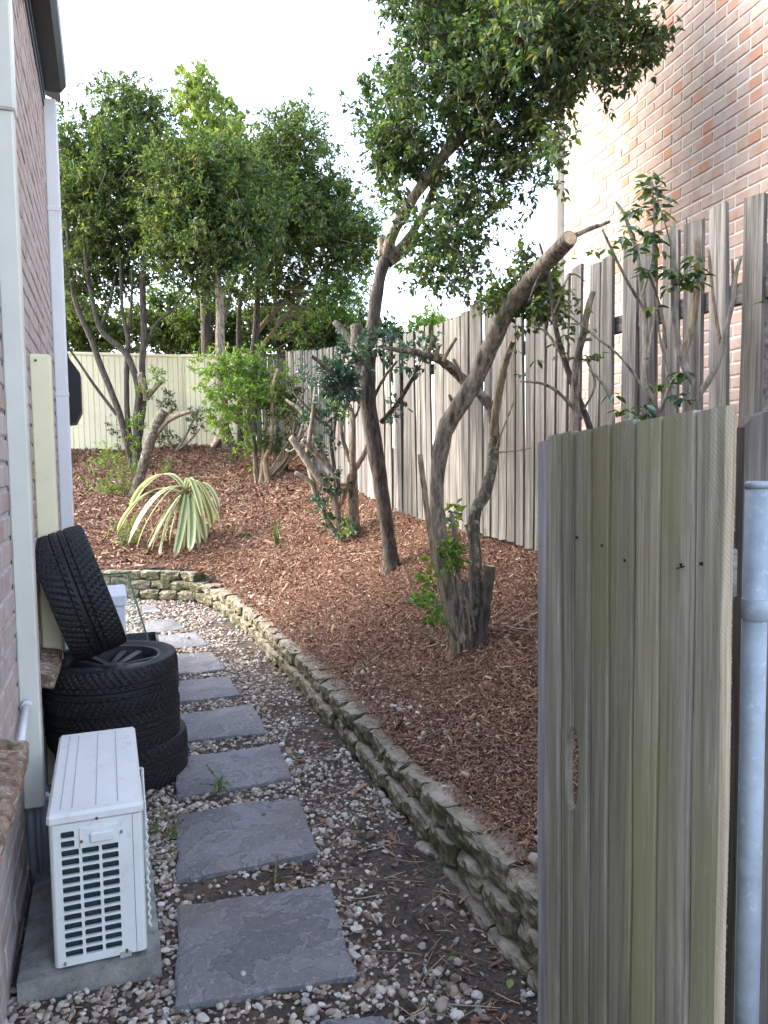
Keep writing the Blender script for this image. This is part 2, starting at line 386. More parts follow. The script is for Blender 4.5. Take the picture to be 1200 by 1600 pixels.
MAT['stone'] = rand_mat('river_gravel', [(0, (0.14, 0.105, 0.08)), (0.22, (0.25, 0.175, 0.13)), (0.45, (0.38, 0.30, 0.23)), (0.62, (0.50, 0.45, 0.38)), (0.78, (0.29, 0.26, 0.235)), (0.9, (0.55, 0.505, 0.445)), (1, (0.63, 0.59, 0.53))], 0.75, 45, 0.5)
MAT['brownstone'] = rand_mat('brown_stone', [(0, (0.10, 0.075, 0.055)), (0.5, (0.20, 0.145, 0.11)), (1, (0.32, 0.26, 0.21))], 0.8, 40, 0.5)
MAT['chip'] = rand_mat('bark_chip', [(0, (0.125, 0.056, 0.032)), (0.35, (0.215, 0.105, 0.062)), (0.7, (0.29, 0.163, 0.095)), (0.92, (0.37, 0.23, 0.145)), (0.97, (0.48, 0.33, 0.215)), (1, (0.62, 0.48, 0.34))], 0.85, 80, 0.5)

def soil_mat():
    m, N, L, B = new_mat('dark_soil'); v = coords(N, L, jitter=False)
    a = nz(N, L, v, 7, 8, 0.65); b = nz(N, L, v, 60, 6, 0.7)
    col = ramp(N, L, mix(N, L, 0.5, a, b), [(0.40, (0.026, 0.019, 0.014)), (0.60, (0.115, 0.085, 0.062))])
    col = mix(N, L, ramp(N, L, b, [(0.6, 0.0), (0.75, 0.7)]), col, (0.15, 0.115, 0.085))
    L.new(col, B.inputs['Base Color']); B.inputs['Roughness'].default_value = 0.95
    bump(N, L, B, mix(N, L, 0.5, a, b), 1.0, 0.02); return m
def mulch_mat():
    m, N, L, B = new_mat('bark_mulch'); v = coords(N, L, jitter=False)
    a = nz(N, L, v, 2.0, 5, 0.6); b = nz(N, L, coords(N, L, (1, 1.6, 1), jitter=False), 75, 6, 0.75, 0.6)
    col = ramp(N, L, b, [(0.3, (0.06, 0.023, 0.012)), (0.55, (0.155, 0.068, 0.036)), (0.72, (0.28, 0.145, 0.085))])
    col = mix(N, L, ramp(N, L, a, [(0.35, 0.35), (0.7, 0.0)]), col, (0.07, 0.03, 0.02))
    L.new(col, B.inputs['Base Color']); B.inputs['Roughness'].default_value = 0.95
    bump(N, L, B, b, 1.0, 0.03); return m
def slate_mat():
    m, N, L, B = new_mat('riven_slate'); v = coords(N, L)
    a = nz(N, L, v, 3.0, 7, 0.6, 0.6); b = nz(N, L, v, 45, 6, 0.75); c = nz(N, L, v, 130, 4, 0.7)
    col = ramp(N, L, a, [(0.34, (0.125, 0.123, 0.13)), (0.5, (0.175, 0.172, 0.178)), (0.68, (0.25, 0.247, 0.25))])
    col = mix(N, L, ramp(N, L, b, [(0.54, 0.0), (0.68, 0.6)]), col, (0.42, 0.42, 0.43)); fl = nz(N, L, v, 22, 8, 0.8, 1.5); col = mix(N, L, ramp(N, L, fl, [(0.64, 0.0), (0.70, 0.8)]), col, (0.6, 0.6, 0.6))
    col = mix(N, L, ramp(N, L, c, [(0.28, 0.5), (0.42, 0.0)]), col, (0.07, 0.07, 0.075))
    d = nz(N, L, v, 1.7, 3, 0.5)
    col = mix(N, L, ramp(N, L, d, [(0.56, 0.0), (0.72, 0.5)]), col, (0.17, 0.135, 0.10))
    L.new(col, B.inputs['Base Color']); B.inputs['Roughness'].default_value = 0.62
    col = mix(N, L, ramp(N, L, a, [(0.462, 0.0), (0.468, 0.75), (0.478, 0.0), (0.555, 0.0), (0.561, 0.7), (0.57, 0.0)]), col, (0.055, 0.055, 0.062))
    col = mix(N, L, ramp(N, L, a, [(0.478, 0.0), (0.485, 0.45), (0.5, 0.0), (0.57, 0.0), (0.577, 0.4), (0.59, 0.0)]), col, (0.36, 0.36, 0.37))
    L.new(col, B.inputs['Base Color'])
    # riven steps: quantised noise
    q = N.new('ShaderNodeMath'); q.operation = 'SNAP'; q.inputs[1].default_value = 0.085; L.new(a, q.inputs[0])
    h = mix(N, L, 0.3, q.outputs[0], b); bump(N, L, B, h, 1.0, 0.035); return m
def block_mat():
    m, N, L, B = new_mat('split_concrete_block'); v = coords(N, L)
    a = nz(N, L, v, 12, 7, 0.7); b = nz(N, L, v, 55, 5, 0.7)
    col = ramp(N, L, a, [(0.38, (0.06, 0.048, 0.03)), (0.5, (0.19, 0.155, 0.10)), (0.62, (0.40, 0.35, 0.26))])
    g = N.new('ShaderNodeNewGeometry'); sp = N.new('ShaderNodeSeparateXYZ'); L.new(g.outputs['Normal'], sp.inputs[0])
    up = ramp(N, L, sp.outputs[2], [(0.35, 0.0), (0.8, 1.0)])
    # vertical faces carry moss and dark lichen in patches, upward faces are paler
    mo = nz(N, L, coords(N, L, (1, 1, 0.7)), 6, 6, 0.65, 0.5)
    moss = ramp(N, L, mo, [(0.42, 0.0), (0.55, 0.92)])
    inv = N.new('ShaderNodeMath'); inv.operation = 'SUBTRACT'; inv.inputs[0].default_value = 1.0; L.new(up, inv.inputs[1])
    mm = N.new('ShaderNodeMath'); mm.operation = 'MULTIPLY'; L.new(moss, mm.inputs[0]); L.new(inv.outputs[0], mm.inputs[1])
    col = mix(N, L, mm.outputs[0], col, mix(N, L, b, (0.035, 0.045, 0.012), (0.10, 0.11, 0.035)))
    col = mix(N, L, ramp(N, L, b, [(0.3, 0.6), (0.42, 0.0)]), col, (0.06, 0.055, 0.04))
    mu = N.new('ShaderNodeMath'); mu.operation = 'MULTIPLY'; mu.inputs[1].default_value = 0.55; L.new(up, mu.inputs[0])
    col = mix(N, L, mu.outputs[0], col, mix(N, L, a, (0.18, 0.15, 0.112), (0.50, 0.44, 0.355)))
    L.new(col, B.inputs['Base Color']); B.inputs['Roughness'].default_value = 0.95
    bump(N, L, B, mix(N, L, 0.5, a, b), 1.0, 0.025); return m
def glass_mat():
    m, N, L, B = new_mat('clear_glass')
    B.inputs['Base Color'].default_value = (0.86, 0.95, 0.91, 1); B.inputs['Roughness'].default_value = 0.03
    B.inputs['Transmission Weight'].default_value = 1.0; B.inputs['IOR'].default_value = 1.2; return m
MAT['soil'] = soil_mat(); MAT['mulch'] = mulch_mat(); MAT['slate'] = slate_mat(); MAT['block'] = block_mat(); MAT['glass'] = glass_mat()
MAT['glassedge'] = paint('green_glass_edge', (0.03, 0.16, 0.10), 0.2, 0.2, 10)

# ------------------------------------------------------------------ terrain: soil strip, mulch bank
WALL = [(1.10, 0.2), (1.13, 1.2), (1.17, 2.0), (1.165, 2.5), (1.155, 3.3), (1.17, 4.2), (1.17, 5.0), (1.15, 5.9), (1.13, 6.9), (1.05, 7.9), (0.93, 8.45), (0.72, 8.75), (0.45, 8.95), (0.1, 9.12), (-0.4, 9.4), (-1.4, 9.8), (-3.5, 10.3)]
FEN = [(2.53, 0.2, 0.8), (2.63, 2.65, 0.83), (2.70, 4.45, 0.865), (2.78, 6.0, 0.915), (2.82, 7.4, 0.96), (3.08, 11.5, 1.37), (3.25, 14.4, 1.74)]
def lerp_line(L, y, k):
    ys = [p[1] for p in L]; return np.interp(y, ys, [p[k] for p in L])
CTRL = [(1.3, y, 0.21) for y in (0.2, 1.5, 3, 4.5, 6)] + [(1.27, 7.0, 0.22), (1.2, 8.0, 0.26), (1.02, 8.6, 0.36), (0.8, 8.92, 0.36), (0.5, 9.15, 0.36), (0.1, 9.35, 0.36), (-0.5, 9.7, 0.36), (-1.4, 10.0, 0.36), (-3.5, 10.5, 0.36)]
CTRL += [(x, y, z+0.02) for x, y, z in FEN] + [(2.95, 9.4, 1.16), (-3.5, 15.2, 1.75), (-1.5, 15.3, 1.75), (0.2, 15.3, 1.8), (2, 15.1, 1.85), (-3.5, 12.8, 1.05), (2.0, 13.2, 1.45)]
_c = np.array(CTRL)
def _tps(r): return np.where(r > 1e-9, r*r*np.log(np.maximum(r, 1e-9)), 0.0)
_n = len(_c); _K = _tps(np.hypot(_c[:, None, 0]-_c[None, :, 0], _c[:, None, 1]-_c[None, :, 1])) + np.eye(_n)*1e-3
_A = np.zeros((_n+3, _n+3)); _A[:_n, :_n] = _K; _A[:_n, _n] = 1; _A[:_n, _n+1:] = _c[:, :2]; _A[_n:, :_n] = _A[:_n, _n:].T
_w = np.linalg.solve(_A, np.concatenate([_c[:, 2], np.zeros(3)]))
_bx = RNG.uniform(0, 6.28, (12, 3)); _bk = RNG.uniform(1.5, 6, 12); _ba = RNG.uniform(0, 6.28, 12)
def bank_h(x, y):
    x = np.asarray(x, float); y = np.asarray(y, float)
    xf = np.minimum(x, lerp_line(FEN, y, 0)); yf = np.minimum(y, 15.3)
    h = _w[_n] + _w[_n+1]*xf + _w[_n+2]*yf
    for i in range(_n): h = h + _w[i]*_tps(np.hypot(xf-_c[i, 0], yf-_c[i, 1]))
    for i in range(12): h = h + 0.006*np.sin(_bk[i]*(x*np.cos(_ba[i])+y*np.sin(_ba[i]))+_bx[i, 0])
    return h
_W = np.array(WALL)
def wall_side(x, y):
    """signed distance to the wall line, positive on the bank side"""
    x = np.asarray(x, float); y = np.asarray(y, float); best = np.full(x.shape, 1e9); sg = np.ones(x.shape)
    for i in range(len(_W)-1):
        a, b = _W[i], _W[i+1]; d = b-a; l2 = d@d
        t = np.clip(((x-a[0])*d[0]+(y-a[1])*d[1])/l2, 0, 1)
        qx, qy = a[0]+t*d[0], a[1]+t*d[1]; ds = np.hypot(x-qx, y-qy)
        cr = -(d[0]*(y-a[1])-d[1]*(x-a[0])); s = np.sign(cr)
        m = ds < best; best = np.where(m, ds, best); sg = np.where(m, s, sg)
    return best*sg
def on_bank(px, py):
    r = ray(px, py); prev = 1.0
    for d in np.arange(1.5, 18, 0.01):
        p = CC + r*float(d)
        if p.z <= float(bank_h(p.x, p.y)): return p, float(d)
    return CC + r*12.0, 12.0

def grid_surface(name, x0, x1, y0, y1, st, hf, keep, mat, smooth=True):
    xs = np.arange(x0, x1+1e-6, st); ys = np.arange(y0, y1+1e-6, st)
    GX, GY = np.meshgrid(xs, ys); Z = hf(GX, GY); nx = len(xs)
    V = np.stack([GX.ravel(), GY.ravel(), Z.ravel()], 1)
    j, i = np.meshgrid(np.arange(len(ys)-1), np.arange(nx-1), indexing='ij')
    a = (j*nx+i).ravel(); F = np.stack([a, a+1, a+1+nx, a+nx], 1)
    cx = GX[:-1, :-1].ravel()+st/2; cy = GY[:-1, :-1].ravel()+st/2
    F = F[keep(cx, cy)]
    used = np.unique(F); mp = np.zeros(len(V), int); mp[used] = np.arange(len(used))
    me = npmesh(name, V[used], mp[F], smooth); o = meshobj(name, me, mat); o['kind'] = 'structure'; return o
b = MB(); b.add([(-300, -300, -0.12), (300, -300, -0.12), (300, 300, -0.12), (-300, 300, -0.12)], [(0, 1, 2, 3)])
tag(b.build('ground', MAT['soil'], fix=False), kind='structure')
def soil_h(x, y):
    h = 0*x
    for i in range(12):
        k = _bk[i]*2.2; h = h + 0.0022*np.sin(k*(x*np.cos(_ba[i]*1.7)+y*np.sin(_ba[i]*1.7))+_bx[i, 1])
    h = h + 0.003*np.sin(31*x+3*np.sin(17*y))*np.sin(27*y+2*np.sin(23*x))
    # the soil dips along the foot of the wall at the near end
    return h - 0.012 - 0.05*np.clip((x-0.75)/0.4, 0, 1)*np.clip((2.9-y)/1.3, 0, 1)
grid_surface('path_soil', -0.6, 1.6, 0.3, 10.2, 0.03, soil_h, lambda x, y: wall_side(x, y) < 0.15, MAT['soil'])
grid_surface('mulch_bank', -3.6, 5.4, 0.2, 19.4, 0.06, bank_h, lambda x, y: wall_side(x, y) > 0.13, MAT['mulch'])

# ------------------------------------------------------------------ left house: brick wall, gutter, ducts
LX = -0.32
def brick_mesh(name, sx, sy, sz, seed, bev=0.006):
    """a brick with worn corners: sx deep, sy long, sz high"""
    b = MB(); b.box((-sx/2, -sy/2, -sz/2), (sx/2, sy/2, sz/2), bev=bev)
    rg = random.Random(seed)
    b.v = [(x+rg.uniform(-.0015, .0015), y+rg.uniform(-.003, .003), z+rg.uniform(-.0025, .0025)) for x, y, z in b.v]
    me = b.mesh(name); me.update(); return me
hl = thing('brick_house', 'pink brick house wall along the gravel path with cream ducts, dark gutter and white downpipe', 'house', (LX, 3, 0))
b = MB(); b.box((-3.2, 0.1, -0.1), (LX-0.004, 6.55, 4.12)); b.build('wall', MAT['mortar_l'], hl)
bms = [brick_mesh('brick', 0.03, 0.23, 0.076, s) for s in range(6)]
bhs = [brick_mesh('brick', 0.03, 0.11, 0.076, s+20) for s in range(3)]
for me in bms+bhs: me.materials.append(MAT['brick_l'])
cells = []
for c in range(-1, 47):
    z = 0.045 + c*0.086; off = 0.12 if c % 2 else 0.0
    for k in range(0, 27):
        y = 0.425 + off + k*0.24
        if y-0.115 < 6.55 and z < 4.08 and z > -0.08:
            v = Vector((LX, y, z))-CC; dd = v.dot(CF); px = 600+FPX*v.dot(CX)/dd if dd > .3 else -99; py = 800-FPX*v.dot(CU)/dd if dd > .3 else -99
            vis = -4 < px < 112 and -20 < py < 1620 and not (2.92 < y < 3.0)
            hid = (py > 1000 and y > 3.2) or (0.3 < y < 2.35)
            cells.append((0 if vis and not hid else 1, v.length, y, z))
cells.sort()
stuff = MB()
for i, (vis, dist, y, z) in enumerate(cells):
    hl_ = 0.23 if y+0.115 < 6.55 else 0.11
    if i < 300:
        o = bpy.data.objects.new('brick', random.choice(bms)); link(o, hl)
        o.location = Vector((LX-0.013+random.uniform(-.002, .002), y, z))-Vector(hl.location)
        o.rotation_euler = (random.uniform(-.006, .006), 0, random.choice((0, math.pi)) + random.uniform(-.008, .008))
    else:
        me = random.choice(bms); q = Vector((LX-0.013+random.uniform(-.002, .002), y, z))
        stuff.add([q+vv.co for vv in me.vertices], [tuple(p.vertices) for p in me.polygons])
o = stuff.build('brick', MAT['brick_l'], hl); o['kind'] = 'stuff'
# window sills of bricks on edge, sloping outwards
def sill(y0, y1, z, xo):
    s = bpy.data.objects.new('window_sill', None); s.empty_display_size = .1; link(s, hl); s.location = Vector((LX, y1, z))-Vector(hl.location)
    n = int(round((y1-y0)/0.083)); ms = [brick_mesh('brick', 0.25, 0.074, 0.085, 50+i, 0.012) for i in range(4)]
    bmx = MB(); bmx.box((-0.2, y0-y1, -0.125), (0.02, 0, -0.06)); bmx.build('mortar', MAT['mortar_l'], s, world_coords=False)
    for me in ms:
        me.materials.append(MAT['sill'])
        for v in me.vertices: v.co += Vector((random.uniform(-.004, .004), random.uniform(-.003, .003), random.uniform(-.005, .005)))
    for i in range(n):
        o = bpy.data.objects.new('brick', random.choice(ms)); link(o, s)
        o.location = (xo-LX-0.125+random.uniform(-.006, .006), -0.04-i*0.083, -0.045+random.uniform(-.003, .003)); o.rotation_euler = (random.uniform(-.03, .03), R(12), random.uniform(-.02, .02))
sill(1.3, 2.40, 0.78, -0.235)
sill(3.55, 4.15, 0.68, -0.235)
def boxpart(name, lo, hi, mat, parent, bev=0.004):
    b = MB(); b.box(lo, hi, bev=bev); return b.build(name, mat, parent)
# tall duct cover with a lapped joint and the pipes that leave it
boxpart('duct_cover', (LX, 2.94, 0.315), (LX+0.068, 3.03, 2.78), MAT['duct'], hl, 0.006)
boxpart('duct_cover', (LX, 2.935, 2.74), (LX+0.074, 3.035, 4.1), MAT['duct'], hl, 0.006)
b = MB(); b.box((LX, 2.932, 2.735), (LX+0.0755, 2.9375, 2.741)); b.build('duct_joint', MAT['acseam'], hl)
boxpart('duct_cover', (LX, 3.98, -0.05), (LX+0.092, 4.07, 2.06), MAT['cream'], hl, 0.006)
b = MB(); b.tube([(LX+.028, 3.975, 2.03), (LX+.028, 3.983, 2.03)], 0.006, 8); b.build('screw', MAT['rust'], hl)
for x, r, m, z0 in ((LX+0.017, 0.015, 'pvc', -0.05), (LX+0.041, 0.0105, 'pvc', -0.03), (LX+0.063, 0.016, 'pvc', -0.05)):
    b = MB(); b.tube([(x, 2.985, 0.33), (x, 2.985, 0.2), (x+0.004, 2.99, z0)], r, 12); b.build('pipe', MAT[m], hl)
b = MB(); b.tube([(LX+0.06, 3.02, 0.33), (LX+0.09, 3.02, 0.31), (LX+0.12, 3.0, 0.27), (-0.15, 2.96, 0.22)], 0.012, 10); b.build('hose', MAT['pvcwhite'], hl)
b = MB(); b.tube([(LX+0.027, 2.93, 0.70), (LX+0.027, 2.76, 0.655), (LX+0.027, 2.6, 0.615)], 0.013, 12); b.tube([(LX+0.027, 2.937, 0.702), (LX+0.027, 2.915, 0.696)], 0.018, 12); b.build('conduit', MAT['pvcwhite'], hl)
# downpipe with collars, gutter and fascia
boxpart('downpipe', (LX, 5.93, -0.05), (LX+0.088, 6.02, 4.06), MAT['white'], hl, 0.008)
for z in (2.02, 3.3): boxpart('pipe_joint', (LX-.002, 5.926, z), (LX+0.091, 6.024, z+0.035), MAT['white'], hl, 0.003)
def gutter():
    pr = [(0.0, 4.05), (0.0, 4.30), (0.012, 4.30), (0.012, 4.17), (0.03, 4.155), (0.10, 4.155), (0.13, 4.185), (0.135, 4.27), (0.15, 4.285), (0.158, 4.27), (0.153, 4.18), (0.12, 4.135), (0.02, 4.135), (0.02, 4.05)]
    b = MB(); n = len(pr); y0, y1 = 0.2, 6.0
    vs = [(LX+x, y, z) for y in (y0, y1) for x, z in pr]
    b.add(vs, [(i, (i+1) % n, (i+1) % n+n, i+n) for i in range(n)]+[tuple(range(n)), tuple(range(n, 2*n))])
    b.add([(LX+x, 6.003, z) for x, z in ((0.02, 4.135), (0.12, 4.135), (0.155, 4.18), (0.158, 4.275), (0.02, 4.275))], [(0, 1, 2, 3, 4)])
    b.build('gutter', MAT['gutter'], hl)
    b = MB(); b.box((LX+0.018, 4.1, 4.128), (LX+0.1575, 4.14, 4.27), bev=.004); b.build('gutter_joint', MAT['gutter'], hl)
    b = MB(); b.box((LX-0.01, 0.25, 4.0), (LX+0.012, 6.02, 4.12)); b.build('fascia', MAT['gutter'], hl)
    b = MB(); th = R(24); c, s = math.cos(th), math.sin(th)
    b.add([(LX+0.1, 0.2, 4.27), (LX+0.1, 6.5, 4.27), (-3.4, 6.5, 4.27+3.2*s/c), (-3.4, 0.2, 4.27+3.2*s/c), (LX+0.1, 0.2, 4.31), (LX+0.1, 6.5, 4.31), (-3.4, 6.5, 4.31+3.2*s/c), (-3.4, 0.2, 4.31+3.2*s/c)],
          [(0, 1, 2, 3), (4, 7, 6, 5), (0, 4, 5, 1), (1, 5, 6, 2), (2, 6, 7, 3), (3, 7, 4, 0)]); b.build('roof', MAT['tile'], hl)
gutter()
# black box with a slanted lid fixed to the far end of the wall
bx = thing('wall_box', 'black plastic box with chamfered front hanging on wall beyond white downpipe', 'wall box', (LX, 6.3, 1.9))
b = MB(); y0, y1 = 6.15, 6.5
pr = [(0.0, 1.74), (0.0, 2.36), (0.075, 2.345), (0.165, 2.21), (0.165, 1.93), (0.12, 1.84), (0.03, 1.83), (0.03, 1.74)]
n = len(pr); b.add([(LX+x, y, z) for y in (y0, y1) for x, z in pr], [(i, (i+1) % n, (i+1) % n+n, i+n) for i in range(n)]+[tuple(range(n)), tuple(range(n, 2*n))]); b.build('body', MAT['matteblack'], bx)
b = MB(); b.box((LX+.03, 6.13, 2.335), (LX+.085, 6.52, 2.362), bev=.004); b.build('lid', MAT['matteblack'], bx)

# ------------------------------------------------------------------ right house: big brick gable wall
HC = at(880, 480, 7.6); HC.z = 0
HD = Vector((ray(318, 700).x, ray(318, 700).y, 0)).normalized()     # wall direction, away from the camera
HN = Vector((-HD.y, HD.x, 0))                                       # faces the path
if HN.x > 0: HN = -HN
rot = math.atan2(HD.x, HD.y)
hr = thing('brick_house', 'tall salmon brick side wall with pale mortar behind the weathered paling fence', 'house', HC, rot=(0, 0, -rot))
def rl(name, b, mat, kind=None):
    o = b.build(name, mat, hr, world_coords=False)
    if kind: o['kind'] = kind
    return o
# local frame: x away from the path, y along the wall (0 at the far corner, negative to the camera)
b = MB(); b.box((0.003, -5.3, 0.0), (6, 0, 6.9)); rl('wall', b, MAT['mortar_r'])
bms = [brick_mesh('brick', 0.03, 0.23, 0.076, s+100, 0.007) for s in range(8)]
for me in bms: me.materials.append(MAT['brick_r'])
cells = []
for c in range(0, 80):
    z = 0.05 + c*0.086; off = 0.12 if c % 2 else 0.0
    for k in range(0, 22):
        y = -0.125 - off - k*0.24
        w = HC + HD*y; v = Vector((w.x, w.y, z))-CC; dd = v.dot(CF)
        if dd < 0.4 or z > 6.85: continue
        px = 600+FPX*v.dot(CX)/dd; py = 800-FPX*v.dot(CU)/dd
        vis = 860 < px < 1215 and -15 < py < 470 and not (px < 1000 and py < 150) and py < 460-(px-890)*0.36
        cells.append((0 if vis else 1, v.length, y, z))
cells.sort(); stuff = MB()
for i, (vis, dist, y, z) in enumerate(cells):
    if i < 300:
        o = bpy.data.objects.new('brick', random.choice(bms)); link(o, hr)
        o.location = (0.012+random.uniform(-.0025, .0025), y, z); o.rotation_euler = (random.uniform(-.008, .008), 0, random.choice((0, math.pi))+random.uniform(-.01, .01))
    elif z > 0.5:
        me = random.choice(bms); q = Vector((0.012+random.uniform(-.0025, .0025), y, z))
        stuff.add([q+vv.co for vv in me.vertices], [tuple(p.vertices) for p in me.polygons])
rl('brick', stuff, MAT['brick_r'], 'stuff')
b = MB(); b.box((-0.075, 0.003, 0.3), (0.03, 0.115, 6.6), bev=.01); rl('downpipe', b, MAT['greypaint'])
b = MB(); b.box((-0.35, -5.5, 6.9), (6.2, 0.3, 7.05)); rl('eave', b, MAT['white'])
b = MB(); b.add([(-0.5, -5.6, 7.06), (-0.5, 0.4, 7.06), (3, 0.4, 8.8), (3, -5.6, 8.8), (6.5, 0.4, 7.06), (6.5, -5.6, 7.06)], [(0, 1, 2, 3), (3, 2, 4, 5), (0, 3, 5), (1, 4, 2), (0, 5, 4, 1)]); rl('roof', b, MAT['tile'])
# grey louvred window seen through the palings
wy = -3.62
wf = bpy.data.objects.new('window', None); wf.empty_display_size = .1; link(wf, hr); wf.location = (0, wy, 1.9)
b = MB()
for lo, hi in (((-.03, -.62, -.9), (.01, -.55, .55)), ((-.03, .25, -.9), (.01, .32, .55)), ((-.03, -.55, .48), (.01, .25, .55)), ((-.03, -.55, -.9), (.01, .25, -.83))): b.box(lo, hi)
b.build('frame', MAT['white'], wf, world_coords=False)
slat = MB(); slat.box((-.03, -.55, -.002), (.03, .25, .002)); slm = slat.mesh('slat'); slm.materials.append(MAT['pvc'])
for i in range(15):
    o = bpy.data.objects.new('slat', slm); link(o, wf); o.location = (-0.015, 0, -0.79+i*0.085); o.rotation_euler = (0, R(-52), 0)

# ------------------------------------------------------------------ retaining wall of split blocks
rw = thing('retaining_wall', 'low mossy retaining wall of split concrete blocks curving below the mulch bank', 'retaining wall', (1.2, 3, 0))
def block_mesh(seed, w=0.222, h=0.097, d=0.2):
    bm = bmesh.new(); bmesh.ops.create_cube(bm, size=1.0)
    bmesh.ops.subdivide_edges(bm, edges=bm.edges[:], cuts=8, use_grid_fill=True)
    sv = Vector((seed*7.3, seed*3.1, 0)); rg = random.Random(seed)
    chip = [(rg.choice((-1, 1))*rg.uniform(.3, .5), rg.choice((-1, 1, 1))*.5, rg.uniform(.12, .28)) for _ in range(3)]
    for v in bm.verts:
        x, y, z = v.co.x, v.co.y, v.co.z
        taper = 1 - 0.16*max(0, y+0.5)        # narrower towards the bank (y = +0.5)
        q = Vector((x*w, y*d, z*h)); p = Vector((x*w*taper, y*d, z*h))
        r = max(0, abs(x)-0.36)/0.14; s = max(0, abs(z)-0.36)/0.14
        f = max(0, (-y-0.2)/0.3)               # strength towards the split front
        rough = 0.013*noise.noise(q*13+sv)+0.011*noise.noise(q*30+sv)+0.006*noise.noise(q*70+sv)
        p.y += f*(0.009*r*r + 0.004*s*s + rough)
        for cx, cz, cr in chip:
            dd = math.hypot(x-cx, (z-cz)*.6)
            if dd < cr: p.y += f*0.03*(1-dd/cr); p.z -= f*0.012*(1-dd/cr)*(1 if cz > 0 else -1)
        p.x += f*0.008*noise.noise(q*24+sv*2)
        p.z += 0.006*noise.noise(q*22+sv*3) + 0.003*noise.noise(q*60+sv)
        v.co = p
    me = bpy.data.meshes.new('block'); bm.to_mesh(me); bm.free()
    me.materials.append(MAT['block']); return me
BLK = [block_mesh(i) for i in range(9)]
_seg = np.hypot(np.diff(_W[:, 0]), np.diff(_W[:, 1])); _cum = np.concatenate([[0], np.cumsum(_seg)])
def wall_at(s):
    x = np.interp(s, _cum, _W[:, 0]); y = np.interp(s, _cum, _W[:, 1])
    x2 = np.interp(s+.08, _cum, _W[:, 0]); y2 = np.interp(s+.08, _cum, _W[:, 1]); x1 = np.interp(s-.08, _cum, _W[:, 0]); y1 = np.interp(s-.08, _cum, _W[:, 1])
    t = Vector((x2-x1, y2-y1, 0)).normalized(); return Vector((x, y, 0)), t
s_back = float(np.interp(8.72, _W[:, 1], _cum)); s_end = _cum[-1]
for course in range(-1, 3):
    s = 0.6 + 0.117*(course % 2)
    while s < s_end-0.3:
        s += 0.234
        if course == 2 and s < s_back-0.12: continue
        if course == -1 and (s > 2.6): continue
        p, t = wall_at(s)
        nrm = Vector((t.y, -t.x, 0))          # towards the bank
        near = s < 4.2
        o = bpy.data.objects.new('block', random.choice(BLK)); link(o, rw)
        lift = 0.105 if s > s_back-0.6 else 0.098
        q = p + nrm*(0.10 + 0.022*(course+1) - (0.022) + random.uniform(-.008, .008)*(1.6 if near else 1))
        o.location = Vector((q.x, q.y, 0.035 + lift*course + random.uniform(-.003, .003))) - Vector(rw.location)
        if s > s_back-0.6: o.location.z += 0.02
        a = math.atan2(t.y, t.x)
        o.rotation_euler = (random.uniform(-.03, .03), random.uniform(-.03, .03), a+math.pi+random.uniform(-.085, .085))
        o.scale = (random.uniform(0.97, 1.02), 1, random.uniform(0.97, 1.02))

# ------------------------------------------------------------------ stepping stones
def paver(name, quad, label, z=0.012, seed=0):
    """quad: near-left, near-right, far-right, far-left on the ground"""
    q = [Vector((p[0], p[1], 0)) for p in quad]; c = sum(q, Vector())/4
    t = thing(name, label, 'paving stone', (c.x, c.y, 0), 'slate stepping stones through the gravel')
    n = 56 if seed < 4 else 30; bm = bmesh.new(); rows = []
    for j in range(n+1):
        row = []
        for i in range(n+1):
            u, v = i/n, j/n
            p = (q[0]*(1-u)+q[1]*u)*(1-v)+(q[3]*(1-u)+q[2]*u)*v - c
            e = min(u, 1-u, v, 1-v); p = p + Vector((noise.noise(Vector((u*4, v*4, seed)))*.01, noise.noise(Vector((u*4, v*4, seed+9)))*.01, 0))
            k = Vector((seed*5.1, 0, 0))
            st_ = 4*(noise.noise(p*3.1+k*2)+0.35*noise.noise(p*9+k)+1); fl_ = math.floor(st_); h = 0.0035*noise.noise(p*5+k) + 0.0032*(fl_+min(1, (st_-fl_)*9)) - 0.014 + 0.0012*noise.noise(p*20+k)
            if e < 1e-6:
                d = 0.006*noise.noise(p*9+k)+0.004*noise.noise(p*30+k); p += p.normalized()*d; h -= 0.004
            row.append(bm.verts.new((p.x, p.y, z+h)))
        rows.append(row)
    for j in range(n):
        for i in range(n): bm.faces.new((rows[j][i], rows[j][i+1], rows[j+1][i+1], rows[j+1][i]))
    edge = [rows[0][i] for i in range(n)]+[rows[j][n] for j in range(n)]+[rows[n][i] for i in range(n, 0, -1)]+[rows[j][0] for j in range(n, 0, -1)]
    low = [bm.verts.new((v.co.x*1.004, v.co.y*1.004, -0.04)) for v in edge]
    for i in range(len(edge)):
        k = (i+1) % len(edge); bm.faces.new((edge[k], edge[i], low[i], low[k]))
    me = bpy.data.meshes.new('slab'); bm.to_mesh(me); bm.free(); me.materials.append(MAT['slate'])
    o = bpy.data.objects.new('slab', me); link(o, t); return t
def gp(*pts): return [on_ground(*p) for p in pts]
